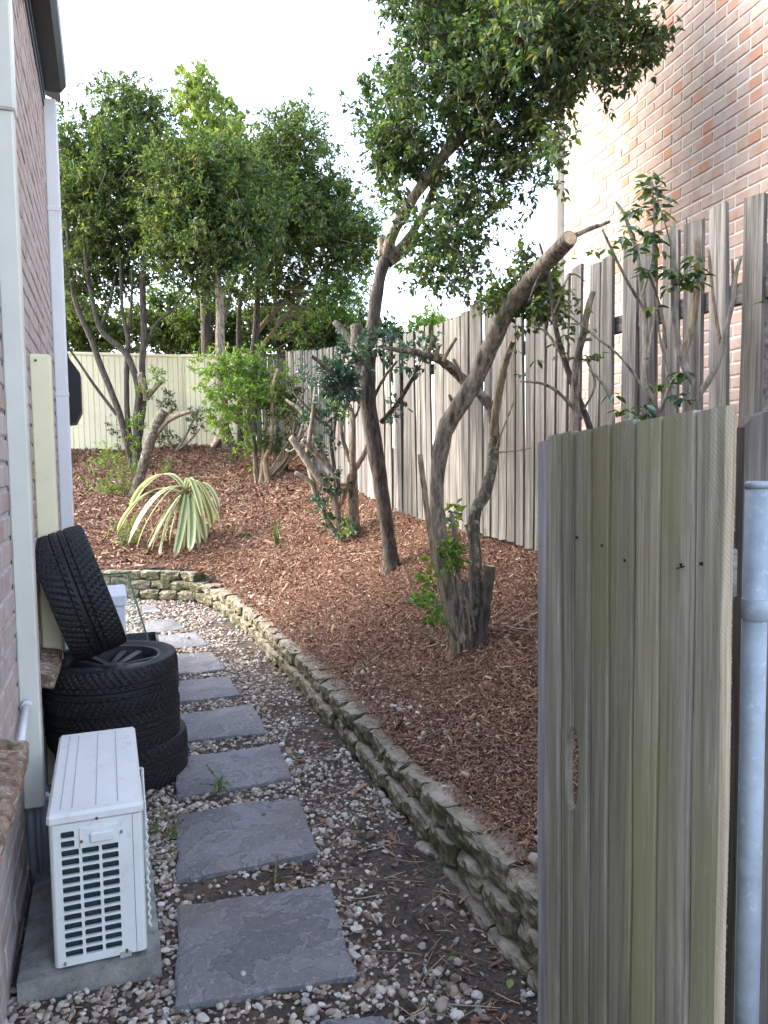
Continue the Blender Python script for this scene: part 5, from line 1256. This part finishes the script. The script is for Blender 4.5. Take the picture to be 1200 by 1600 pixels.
# --- light green bush and the straw coloured cane bundle
B6, D6 = on_bank(415, 752)
t6 = plant('leafy_shrub', 'light green leafy shrub with thin stems in front of the cream fence', 'shrub', B6)
for p, m, c in (([(418, 752, 11), (414, 718, 8), (423, 694, 7), (425, 648, 7), (426, 608, 6), (434, 576, 6)], 'bark_tan', 'cut'), ([(408, 752, 9), (412, 700, 6), (416, 650, 5), (420, 600, 5), (428, 583, 5)], 'bark_tan', 'cut'), ([(400, 750, 6), (395, 694, 5), (384, 656, 4), (364, 645, 3)], 'bark', None), ([(404, 752, 6), (398, 690, 5), (400, 640, 4), (395, 590, 3)], 'bark_dark', None), ([(398, 700, 4), (380, 670, 3), (350, 650, 2)], 'bark', None), ([(415, 745, 5), (432, 720, 5), (450, 690, 4)], 'bark_grey', None), ([(405, 690, 4), (385, 620, 3), (350, 585, 2)], 'bark', None), ([(424, 650, 4), (440, 610, 3), (455, 590, 2)], 'bark', None)):
    stem(t6, 'stem', p, D6, D6+random.uniform(-.3, .3), m, c, sides=7, wob=.1, ground=(p[0][1] >= 750))
foliage(t6, W([(325, 572, 22, .7), (345, 585, 24), (365, 570, 26), (395, 580, 26), (375, 600, 26), (335, 607, 20), (350, 615, 20), (410, 605, 24), (395, 635, 24), (425, 625, 20), (440, 605, 18, .7), (345, 655, 18), (330, 665, 12, .7), (370, 655, 20), (395, 670, 18), (380, 690, 14, .7), (425, 665, 16, .7), (445, 645, 16, .6), (455, 585, 18, .6), (405, 565, 20), (310, 575, 12, .5), (385, 610, 20), (410, 700, 12, .5), (400, 740, 8, .5), (395, 720, 8, .5)], D6, .35, 3), 430, 11, 0.075, 'llight', wr=.45, up=.2, seed=31, spread=.15, twig=.3)
foliage(t6, W([(440, 640, 20), (420, 700, 14), (435, 690, 14), (405, 610, 20), (450, 610, 16)], D6+.2, .3, 4), 150, 11, 0.065, 'lg', wr=.45, seed=32, spread=.14, twig=.3)
B7, D7 = on_bank(432, 742)
t7 = plant('cane_clump', 'fan of bare straw coloured canes between the light green shrub and the cut back bush', 'shrub', B7)
rg = random.Random(8)
for k in range(26):
    x0 = 425+rg.uniform(-8, 10); a = rg.uniform(.3, 1.0); x1 = 445+a*45+rg.uniform(-6, 6); y1 = 640+rg.uniform(-40, 50)
    stem(t7, 'cane', [(x0, 746, 3), ((x0*.62+x1*.38)+4, 715, 2.6), ((x0*.25+x1*.75)+3, (746*.2+y1*.8), 2.2), (x1, y1, 1.6)], D7+rg.uniform(-.2, .2), D7+rg.uniform(-.3, .6), rg.choice(('bark_tan', 'bark_grey', 'bark_tan')), sides=5, wob=.03, sub=3)
st, ds_ = on_bank(443, 738)
tq = plant('stump', 'tiny dark sawn stump among the straw coloured canes', 'stump', st); stem(tq, 'stump', [(447, 742, 9), (447, 728, 8), (446, 720, 8)], ds_, ds_, 'bark_dark', 'cutgrey', ground=True)

# --- trees along the back fence
B8, D8 = on_bank(212, 733)
t8 = plant('multi_stem_tree', 'multi stem tree with slender dark trunks at the left of the back fence', 'tree', B8)
for p in ([(208, 735, 13), (197, 687, 11), (183, 636, 11), (157, 571, 11), (143, 532, 10), (121, 481, 9), (112, 442, 8), (107, 400, 6), (104, 340, 4)], [(207, 734, 12), (200, 667, 10), (198, 625, 9), (198, 569, 9), (200, 532, 9), (191, 484, 6), (188, 400, 5)],
          [(214, 730, 17), (214, 653, 14), (217, 611, 12), (205, 569, 11), (191, 546, 10), (157, 515, 9), (143, 462, 8), (135, 420, 6), (130, 350, 4)], [(216, 690, 12), (225, 620, 11), (222, 574, 11), (225, 526, 11), (223, 456, 11), (225, 400, 10), (226, 320, 7), (215, 240, 4)],
          [(229, 538, 5), (245, 504, 5), (278, 479, 5), (298, 456, 4), (330, 420, 3)], [(182, 648, 6), (146, 600, 5), (121, 563, 4), (100, 535, 3)], [(200, 532, 6), (205, 480, 5), (207, 420, 4)], [(157, 515, 6), (172, 470, 5), (180, 430, 3)], [(143, 465, 5), (120, 430, 4)]):
    stem(t8, 'trunk' if p[0][1] > 680 else 'limb', p, D8, D8+random.uniform(-.5, .5), 'bark_dark', sides=9, wob=.12, ground=p[0][1] > 725)
for p in ([(229, 625, 11), (226, 605, 10), (219, 583, 9)], [(230, 622, 8), (243, 606, 8), (254, 595, 7)], [(222, 612, 10), (219, 592, 10), (218, 585, 10)]): stem(t8, 'stub', p, D8-.1, D8-.25, 'bark', 'cut', sides=8)
CA = [(100, 475, 28, .6), (142, 455, 28, .6), (190, 445, 28, .5), (170, 150, 12, .8), (200, 145, 14, .8), (240, 165, 12, .8), (108, 215, 36, .8), (105, 280, 42), (130, 300, 40), (120, 400, 40), (200, 350, 44), (165, 440, 30, .7), (90, 400, 30), (95, 460, 26, .5), (148, 262, 44), (190, 180, 40), (165, 160, 20, .7), (218, 205, 42), (238, 180, 24, .7), (175, 310, 50), (118, 360, 46), (228, 285, 48), (240, 355, 44), (180, 385, 46), (112, 425, 34, .8), (250, 235, 34), (150, 420, 34, .6), (215, 420, 30, .5), (125, 320, 44), (205, 245, 46), (95, 240, 24, .7)]
foliage(t8, W(CA, D8+.3, .6, 6), 3000, 15, 0.082, 'lg', wr=.45, up=.45, seed=41, spread=.26, twig=.2, sat=3, ragged=.28)
foliage(t8, W(CA, D8+.6, .5, 7), 700, 14, 0.085, 'ldark', wr=.45, up=.3, seed=42, spread=.22, twig=.1)
foliage(t8, [(225, 615, 12, D8-.2), (245, 590, 10, D8-.2), (215, 660, 10, D8-.2), (222, 640, 8, D8-.2), (208, 690, 8, D8-.2), (217, 700, 9, D8-.2)], 60, 8, 0.07, 'llight', wr=.4, spread=.09, seed=43, twig=.4)
BS, DS = on_bank(213, 772)
ts = plant('sawn_stump', 'thick mossy sawn trunk leaning right in front of the slender dark trunks', 'stump', BS)
stem(ts, 'trunk', [(213, 775, 21), (217, 750, 18), (226, 720, 17), (239, 677, 17), (249, 655, 17), (258, 640, 16)], DS, DS-.2, 'bark_lichen', 'cutgrey', sides=12, ground=True)
stem(ts, 'limb', [(243, 680, 9), (256, 664, 8), (272, 652, 8), (299, 642, 6)], DS-.1, DS-.3, 'bark', 'cutgrey')
B9, D9 = on_bank(347, 690)
t9 = plant('tree', 'straight grey trunked tree growing against the middle of the cream fence', 'tree', B9)
stem(t9, 'trunk', [(350, 692, 30), (350, 665, 19), (348, 617, 17), (344, 550, 17), (344, 483, 15), (340, 440, 13), (337, 380, 10), (335, 320, 7)], D9, D9, 'bark', sides=12, ground=True)
for p in ([(344, 520, 7), (356, 480, 6), (362, 440, 5)], [(340, 450, 7), (320, 400, 5), (305, 340, 4)], [(339, 420, 6), (365, 370, 5), (380, 310, 4)], [(347, 684, 12), (340, 694, 11), (332, 702, 8)]): stem(t9, 'limb', p, D9, D9+random.uniform(-.4, .4), 'bark_dark', sides=8)
CB = [(300, 462, 24, .5), (350, 455, 24, .5), (255, 255, 26), (262, 320, 32), (255, 400, 30), (400, 350, 34), (410, 300, 30), (270, 350, 40), (320, 385, 40), (380, 335, 40), (280, 270, 34), (330, 440, 30, .5), (375, 420, 36, .7), (300, 262, 38), (325, 250, 30), (325, 300, 46), (295, 340, 46), (350, 350, 46), (345, 268, 36), (382, 300, 42), (300, 405, 38, .8), (350, 420, 34, .6), (270, 300, 34), (275, 400, 30, .6), (385, 370, 36)]
foliage(t9, W(CB, D9+.5, .8, 8), 2300, 15, 0.085, 'lg', wr=.45, up=.45, seed=51, spread=.26, twig=.2, sat=3, ragged=.28)
foliage(t9, W(CB, D9+.4, .5, 9), 500, 14, 0.085, 'ldark', wr=.45, up=.3, seed=52, spread=.22, twig=.1)
B10, D10 = on_bank(392, 700)
t10 = plant('tree', 'twin trunked tree with wispy dry branches where the cream and timber fences meet', 'tree', B10)
for p in ([(391, 702, 15), (392, 620, 13), (394, 563, 12), (400, 517, 12), (402, 470, 11), (405, 400, 8), (408, 330, 5)], [(376, 700, 11), (374, 600, 9), (373, 550, 8), (374, 483, 8), (384, 440, 7), (392, 380, 5)], [(401, 520, 8), (428, 487, 8), (462, 457, 7), (485, 430, 5)], [(399, 555, 7), (425, 520, 6), (448, 492, 5), (470, 470, 3)], [(462, 457, 5), (500, 458, 4), (540, 468, 3), (565, 470, 2)], [(448, 480, 4), (480, 480, 3), (500, 500, 2)], [(405, 430, 6), (450, 380, 5), (490, 330, 4)], [(425, 520, 5), (440, 530, 4), (470, 500, 3), (490, 520, 2)], [(402, 470, 5), (380, 420, 4)]):
    stem(t10, 'trunk' if p[0][1] > 690 else 'limb', p, D10, D10+random.uniform(-.4, .4), 'bark_dark' if p[0][1] > 690 else 'bark_tan', sides=9, ground=p[0][1] > 690, wob=.12)
rg = random.Random(19); b = MB()
for k in range(90):
    x, y = rg.uniform(425, 545), rg.uniform(445, 545); a = rg.uniform(-.9, .7); l = rg.uniform(18, 50); dd = D10+rg.uniform(-.5, .4)
    b.tube([at(x, y, dd), at(x+math.cos(a)*l*.5, y-math.sin(a)*l*.5+rg.uniform(-4, 4), dd+.1), at(x+math.cos(a)*l, y-math.sin(a)*l+rg.uniform(-8, 12), dd+.1)], [.008, .006, .003], 4, smooth=False)
o = b.build('twigs', MAT['bark_tan'], t10); o['kind'] = 'stuff'
CC_ = [(430, 475, 26, .6), (390, 455, 26, .5), (480, 465, 26, .6), (486, 168, 10, .9), (440, 195, 14, .8), (510, 230, 14, .8), (400, 320, 36), (430, 370, 40), (500, 330, 40), (460, 310, 40), (430, 440, 30, .6), (535, 350, 36), (565, 395, 26, .7), (440, 222, 34), (480, 190, 18), (472, 215, 26), (455, 270, 46), (500, 290, 40), (420, 320, 46), (475, 345, 46), (525, 325, 32), (540, 380, 36), (505, 400, 36), (450, 415, 38), (405, 390, 38), (560, 365, 26, .8), (430, 260, 36), (400, 265, 30), (520, 365, 34), (550, 420, 28, .7), (485, 440, 28, .6), (575, 400, 22, .6)]
foliage(t10, W(CC_, D10+.1, .6, 10), 2900, 15, 0.085, 'lg', wr=.45, up=.45, seed=61, spread=.26, twig=.2, sat=3, ragged=.28)
foliage(t10, W(CC_, D10+.4, .5, 11), 700, 14, 0.085, 'ldark', wr=.45, up=.3, seed=62, spread=.22, twig=.1)
foliage(t10, W([(520, 450, 26), (545, 470, 26), (530, 495, 24), (560, 500, 20), (505, 480, 20, .6), (550, 440, 24), (470, 510, 20, .4)], D10-.2, .4, 12), 330, 12, 0.085, 'llight', wr=.32, up=0, droop=.5, seed=63, spread=.26, twig=.3)
# yellow-green crown behind, and the trees beyond the fence
def back_tree(label, base_px, d, blobs, tufts, ln, mat, seed, wr=.5, trunk=True, name='tree', tip=None):
    b0 = at(base_px[0], 640, d); b0.z = 0.6
    t = plant(name, label, 'tree', b0, 'trees beyond the back fence' if 'beyond' in label else None)
    top = at(tip[0], tip[1], d) if tip else at(base_px[0]+random.uniform(-10, 10), base_px[1], d); mid = (b0+top)/2+Vector((random.uniform(-.2, .2), 0, 0))
    P, Q = smooth_path([b0, mid, top], [.14, .1, .03], 5); bb = MB(); bb.tube(P, Q, 9, wob=.15); bb.build('trunk', MAT['bark_dark'], t)
    foliage(t, W(blobs, d, .6, seed), tufts, 13, ln, mat, wr=wr, up=.2, seed=seed, spread=.3, twig=.2); return t
back_tree('broad leaved yellow green tree top standing above the others at the back', (325, 300), D9+3.6, [(306, 150, 16), (300, 122, 8), (320, 130, 9, .7), (298, 175, 14), (350, 172, 14), (372, 208, 12), (340, 215, 20), (315, 200, 18), (365, 230, 16), (330, 250, 24)], 250, .13, 'lyellow', 71, .7, tip=(325, 150))
for k, (lab, bp, d, bls, n, m) in enumerate((
    ('dark green bushy tree beyond the left end of the cream fence', (120, 500), 17.5, [(105, 500, 34), (135, 520, 34), (95, 530, 30), (160, 525, 26), (100, 475, 22, .4)], 420, 'lhedge'),
    ('light dappled tree beyond the cream fence between slender trunks', (255, 470), 18, [(235, 520, 36), (270, 505, 36), (260, 475, 26, .6), (285, 530, 30), (200, 525, 28)], 460, 'lg'),
    ('dark leafy tree beyond the middle of the cream fence', (320, 470), 17.5, [(315, 505, 36), (345, 520, 32), (330, 470, 24, .5), (375, 525, 30), (300, 530, 26)], 460, 'lhedge'),
    ('dense dark tree beyond the fence corner', (430, 480), 17, [(410, 520, 30), (440, 505, 36), (470, 525, 34), (500, 520, 34), (530, 525, 30), (480, 490, 26, .6)], 620, 'ldark'),
    ('dark round bush top beyond the timber fence behind the leaning trunk', (560, 520), 14.5, [(515, 535, 24), (545, 545, 26), (580, 550, 26), (610, 545, 22), (635, 540, 14, .7), (570, 530, 18)], 420, 'ldark'),
    ('small pale tree top peeping beyond the paling fence', (668, 520), 16, [(665, 515, 12), (680, 512, 10), (655, 525, 10), (672, 530, 14)], 90, 'llight'))):
    back_tree(lab, bp, d, bls, n, .13, m, 80+k)

# --- small shrubs, weeds and the striped plant
def small(label, base_px, stems, blobs, tufts, per, ln, mat, seed, name='weed', cat='weed', wr=.4, spread=.08, sm='bark', bank=True, droop=0):
    B, D = on_bank(*base_px) if bank else (on_ground(*base_px), None)
    if D is None: D = (B-CC).dot(CF)
    t = plant(name, label, cat, B)
    for s in stems: stem(t, 'stem', s, D, D+random.uniform(-.1, .1), sm, sides=5, wob=.03, sub=3)
    foliage(t, [(b[0], b[1], b[2], D)+tuple(b[3:]) for b in blobs], tufts, per, ln, mat, wr=wr, seed=seed, spread=spread, twig=.4, droop=droop); return t
small('small dark leaved shrub against the cream fence, left of the slender trunks', (185, 703), [[(186, 704, 3), (184, 670, 2), (172, 640, 2)], [(187, 704, 3), (190, 670, 2), (180, 645, 2)], [(150, 600, 2), (146, 575, 2), (142, 560, 1)]], [(178, 650, 10), (184, 670, 10), (172, 660, 8), (148, 575, 8, .5), (182, 690, 8, .5)], 40, 9, .07, 'ldark', 91, 'small_shrub', 'shrub')
small('dark leaved shrub with pale forked stems near the thick sawn trunk', (272, 705), [[(272, 708, 5), (285, 690, 5), (300, 660, 4), (308, 640, 3)], [(270, 708, 4), (262, 680, 3), (262, 650, 2), (275, 625, 2)], [(275, 705, 5), (295, 690, 4), (312, 670, 3)]], [(258, 625, 12), (268, 640, 10), (258, 675, 12), (272, 690, 10, .6), (305, 655, 14), (320, 640, 10, .6), (300, 675, 8), (250, 690, 10)], 95, 9, .065, 'ldark', 92, 'small_shrub', 'shrub', sm='bark_grey')
small('sprawling light green weed around the foot of the slender trunks', (200, 770), [[(203, 778, 2), (180, 750, 2), (150, 725, 1)], [(205, 775, 2), (190, 730, 2), (165, 712, 1)], [(206, 780, 2), (170, 768, 2), (135, 748, 1)], [(208, 775, 2), (205, 740, 2), (202, 715, 1)]], [(165, 715, 12, .7), (185, 725, 14), (150, 722, 8, .5), (175, 755, 16), (195, 765, 14), (205, 740, 12), (210, 760, 12), (160, 772, 12, .6), (140, 745, 10, .4), (208, 780, 8), (170, 700, 10, .4)], 150, 9, .05, 'llight', 93, spread=.12)
small('low yellow green weed at the left of the striped plant', (195, 850), [[(200, 858, 2), (190, 835, 1.5), (178, 820, 1)], [(202, 858, 2), (205, 835, 1.5), (212, 815, 1)]], [(190, 840, 12), (205, 835, 12), (200, 855, 10), (175, 828, 8, .5), (205, 815, 10, .5)], 60, 8, .04, 'llight', 94, spread=.08)
small('single thin green sprig behind the sawn trunk', (262, 742), [[(263, 742, 2), (264, 728, 1.5), (262, 712, 1)]], [(262, 735, 5), (263, 722, 5)], 14, 6, .05, 'llight', 95)
small('small green sprout on the mulch below the cream fence', (362, 725), [[(362, 727, 2), (362, 722, 1)]], [(357, 722, 5), (366, 720, 5)], 10, 7, .08, 'lg', 96)
small('low green seedling at the foot of the paling fence', (765, 842), [[(765, 845, 2), (764, 838, 1)]], [(765, 838, 6)], 8, 7, .05, 'lg', 97)
small('green weed on the near edge of the slate stone beside the bottom tyre', (345, 1243), [[(345, 1246, 2), (345, 1235, 1.5), (348, 1222, 1)], [(344, 1246, 2), (340, 1232, 1)], [(346, 1246, 1.5), (362, 1236, 1), (372, 1234, 1)]], [(344, 1228, 7), (350, 1236, 6), (372, 1234, 4, .5), (330, 1244, 4, .3)], 12, 6, .022, 'llight', 98, bank=False, spread=.02)
small('pale green weed in the gravel beside the outdoor unit', (243, 1305), [[(243, 1308, 2), (244, 1295, 1.5), (248, 1278, 1)], [(242, 1308, 2), (238, 1298, 1)]], [(245, 1285, 6), (240, 1298, 6), (250, 1280, 4)], 11, 6, .022, 'lyellow', 99, bank=False, spread=.02)
small('small weed touching the left edge of a slate stone', (268, 1305), [[(268, 1308, 2), (267, 1298, 1)]], [(268, 1298, 6), (272, 1304, 4)], 9, 6, .02, 'llight', 100, bank=False, spread=.02)
small('flat green moss weed between wall and outdoor unit', (62, 1480), [[(62, 1482, 2), (64, 1478, 1)]], [(58, 1482, 7), (68, 1476, 7)], 22, 6, .014, 'lg', 101, bank=False, spread=.012)
small('tiny green weed between two slate stones', (432, 1375), [[(432, 1377, 2), (433, 1372, 1)]], [(430, 1374, 6), (436, 1372, 5)], 12, 6, .012, 'lg', 102, bank=False, spread=.012)
small('tiny dark weed where the bottom tyre meets the slate stone', (278, 1095), [[(278, 1098, 2), (276, 1092, 1)]], [(276, 1093, 5), (282, 1096, 4)], 8, 6, .02, 'lg', 103, bank=False, spread=.02)
def grass_tuft(label, base_px, n, h, sp, mat, seed, flat=False):
    B, D = on_bank(*base_px); t = plant('grass_tuft', label, 'grass tuft', B); g = random.Random(seed); b = MB()
    for k in range(n):
        a = g.uniform(0, 6.28); l = h*g.uniform(.5, 1.1); o = Vector((math.cos(a), math.sin(a), 0)); w = .006; s = Vector((-o.y, o.x, 0))*w
        r0 = o*g.uniform(0, .03); lean = g.uniform(.05, .5)*sp; vs = []
        for i in range(5):
            u = i/4; c = r0+o*l*(lean*u*u) + (Vector((0, 0, l*u*(1-.25*u*lean))) if not flat else o*l*u+Vector((0, 0, .06*math.sin(u*3.1)))); vs += [c-s*(1-u*.9), c+s*(1-u*.9)]
        b.add(vs, [(i*2, i*2+1, i*2+3, i*2+2) for i in range(4)])
    o = b.build('blades', MAT[mat], t, world_coords=False, fix=False); o['kind'] = 'stuff'
grass_tuft('dark green grass tuft standing alone on the mulch right of the striped plant', (432, 852), 26, .34, .9, 'grass', 3)
grass_tuft('flattened grey green tuft lying on the mulch beside the striped plant', (380, 840), 22, .16, 1.0, 'lblue', 4, True)

m, N, L, B_ = new_mat('striped_leaf')
uv = N.new('ShaderNodeUVMap'); sp = N.new('ShaderNodeSeparateXYZ'); L.new(uv.outputs[0], sp.inputs[0])
nn = nz(N, L, coords(N, L, (3, 3, 3)), 4, 3)
ad = N.new('ShaderNodeMath'); ad.operation = 'MULTIPLY_ADD'; ad.inputs[1].default_value = 0.10; L.new(nn, ad.inputs[0]); L.new(sp.outputs[0], ad.inputs[2])
cream, gr, gr2, yel = (0.62, 0.62, 0.36), (0.10, 0.17, 0.07), (0.2, 0.27, 0.13), (0.5, 0.52, 0.2)
tipn = N.new('ShaderNodeMath'); tipn.operation = 'MULTIPLY_ADD'; tipn.inputs[1].default_value = 0.12; L.new(nn, tipn.inputs[0]); L.new(sp.outputs[1], tipn.inputs[2])
col = ramp(N, L, ad.outputs[0], [(0.05, yel), (0.2, cream), (0.3, gr2), (0.34, cream), (0.42, gr), (0.55, gr2), (0.62, gr), (0.72, gr2), (0.76, cream), (0.9, cream), (1.0, yel)])
col = mix(N, L, ramp(N, L, tipn.outputs[0], [(0.97, 0.0), (1.04, 0.9)]), col, (0.30, 0.20, 0.10))
L.new(col, B_.inputs['Base Color']); B_.inputs['Roughness'].default_value = .4
tr = N.new('ShaderNodeBsdfTranslucent'); L.new(col, tr.inputs[0]); ms = N.new('ShaderNodeMixShader'); ms.inputs[0].default_value = .25
L.new(B_.outputs[0], ms.inputs[1]); L.new(tr.outputs[0], ms.inputs[2]); L.new(ms.outputs[0], N['Material Output'].inputs['Surface']); MAT['striped'] = m
BV, DV = on_bank(285, 850)
tv = plant('striped_plant', 'cream and green striped strap leaved plant drooping over the mulch', 'plant', BV)
dv = DV
stem(tv, 'stalk', [(287, 856, 14), (292, 820, 12), (296, 780, 10)], dv, dv, 'bark_tan', sides=8)
g = random.Random(14)
tipl = [(183, 836, 28, 60), (204, 800, 22, 45), (214, 866, 24, 50), (226, 858, 22, 30), (240, 848, 20, 30), (232, 872, 22, 20), (258, 884, 22, 5), (272, 878, 20, 12), (290, 886, 24, 18), (281, 846, 18, 30), (300, 850, 20, 20), (312, 870, 22, 22), (322, 852, 22, 30), (333, 832, 22, 42), (342, 800, 20, 46), (326, 862, 22, 36), (296, 862, 22, 14), (306, 838, 20, 26), (250, 868, 20, 20), (265, 850, 22, 30), (238, 884, 20, 10), (222, 765, 22, 36), (318, 815, 18, 40), (200, 850, 20, 50), (284, 872, 20, 16), (335, 855, 18, 40), (345, 822, 18, 44)]
for k, (tx, ty, wpx, rise) in enumerate(tipl):
    S_ = at(295+g.uniform(-7, 7), 772+g.uniform(-6, 8), dv); T = at(tx, ty, dv+g.uniform(-.45, .3))
    gz = float(bank_h(T.x, T.y))+.015
    if T.z < gz: T.z = gz
    c1 = S_.lerp(T, g.uniform(.15, .4))+Vector((g.uniform(-.06, .06), 0, (rise+25)*g.uniform(.6, 1.15)*dv/FPX)); c2 = S_.lerp(T, g.uniform(.7, 1.0))+Vector((g.uniform(-.05, .05), 0, rise*g.uniform(.35, 1.0)*dv/FPX))
    n = 12; vs = []; uvs = []; w0 = wpx*.5*dv/FPX*.76; side0 = Vector((g.uniform(-1, 1), g.uniform(-1, 1), g.uniform(-.3, .3)))
    for i in range(n+1):
        u = i/n; p = S_*(1-u)**3+c1*3*u*(1-u)**2+c2*3*u*u*(1-u)+T*u**3
        d = (c1-S_)*3*(1-u)**2+(c2-c1)*6*u*(1-u)+(T-c2)*3*u*u; d.normalize(); s = d.cross(Vector((0, 0, 1)))
        if s.length < 1e-3: s = Vector((1, 0, 0))
        s = (s.normalized()+side0*.6).normalized(); s = (s-d*s.dot(d)).normalized(); up_ = s.cross(d)
        w = w0*(0.75+.5*math.sin(min(1, u*1.6)*math.pi*.5))*(1 if u < .7 else max(.04, math.sqrt(max(0, 1-((u-.7)/.3)**2))))*.62
        for q, e in ((-1, .3), (-.5, .08), (0, 0), (.5, .08), (1, .3)): vs.append(p+s*w*q+up_*w*e*.6); uvs.append((q*.5+.5, u))
    b = MB(); b.add(vs, [(i*5+j, i*5+j+1, i*5+6+j, i*5+5+j) for i in range(n) for j in range(4)], 0, True)
    o = b.build('leaf', MAT['striped'], tv, fix=False); me = o.data; ul = me.uv_layers.new(name='UVMap')
    for lp in me.loops: ul.data[lp.index].uv = uvs[lp.vertex_index]

# --- single stones and leaves lying about
def lone_stone(label, px, py, s, mat, bank=False, lift=0.3, x=None):
    if bank: p, _ = on_bank(px, py)
    else: p = on_ground(px, py)
    if x: p = at(px, py, x)
    v, f = ico(2); v = v*(1+RNG.normal(0, .1, (len(v), 1)))*np.array([s, s*.8, s*.62]); me = npmesh('stone', v, f, True); me.materials.append(MAT[mat])
    o = bpy.data.objects.new('stone', me); link(o); o.location = (p.x, p.y, p.z+s*lift); o.rotation_euler = (0, .1, random.uniform(0, 6)); tag(o, label, 'stone')
lone_stone('grey pink rock lying on the mulch near the gate', 834, 1345, .026, 'brownstone', True)
lone_stone('tan stone resting on a step of the mossy block wall', 625, 1240, .022, 'stone', False, 0, 3.42)
lone_stone('small white stone on the nearest slate stepping stone', 380, 1530, .011, 'stone', False, 1.6)
lone_stone('small brown stone on the slate stepping stone by the grille', 412, 1278, .010, 'brownstone', False, 1.6)
lone_stone('white pebble on a far slate stepping stone', 294, 1000, .018, 'stone', False, 1.3)
lone_stone('pale round stone at the lower edge of the path', 487, 1582, .022, 'stone', False, .4)
lone_stone('rounded brown stone in front of the block wall', 690, 1575, .024, 'brownstone', False, .4)
def lone_leaf(label, px, py, s, mat, bank=False, a=0.0):
    p = on_bank(px, py)[0] if bank else on_ground(px, py)
    me = leaf_obj_mesh(int(px), s, s*.55); me.materials.append(MAT[mat]); o = bpy.data.objects.new('fallen_leaf', me); link(o)
    o.location = (p.x, p.y, p.z+.02); o.rotation_euler = (.1, -.15, a); tag(o, label, 'leaf')
lone_leaf('bright yellow fallen leaf on the dark soil near the gate', 795, 1555, .042, 'lyellow', False, .9)
lone_leaf('green fallen leaf on the mulch beside the block wall', 778, 1272, .04, 'lg', True, .6)
lone_leaf('small pale green fallen leaf on the dark soil', 700, 1510, .03, 'llight', False, 0)
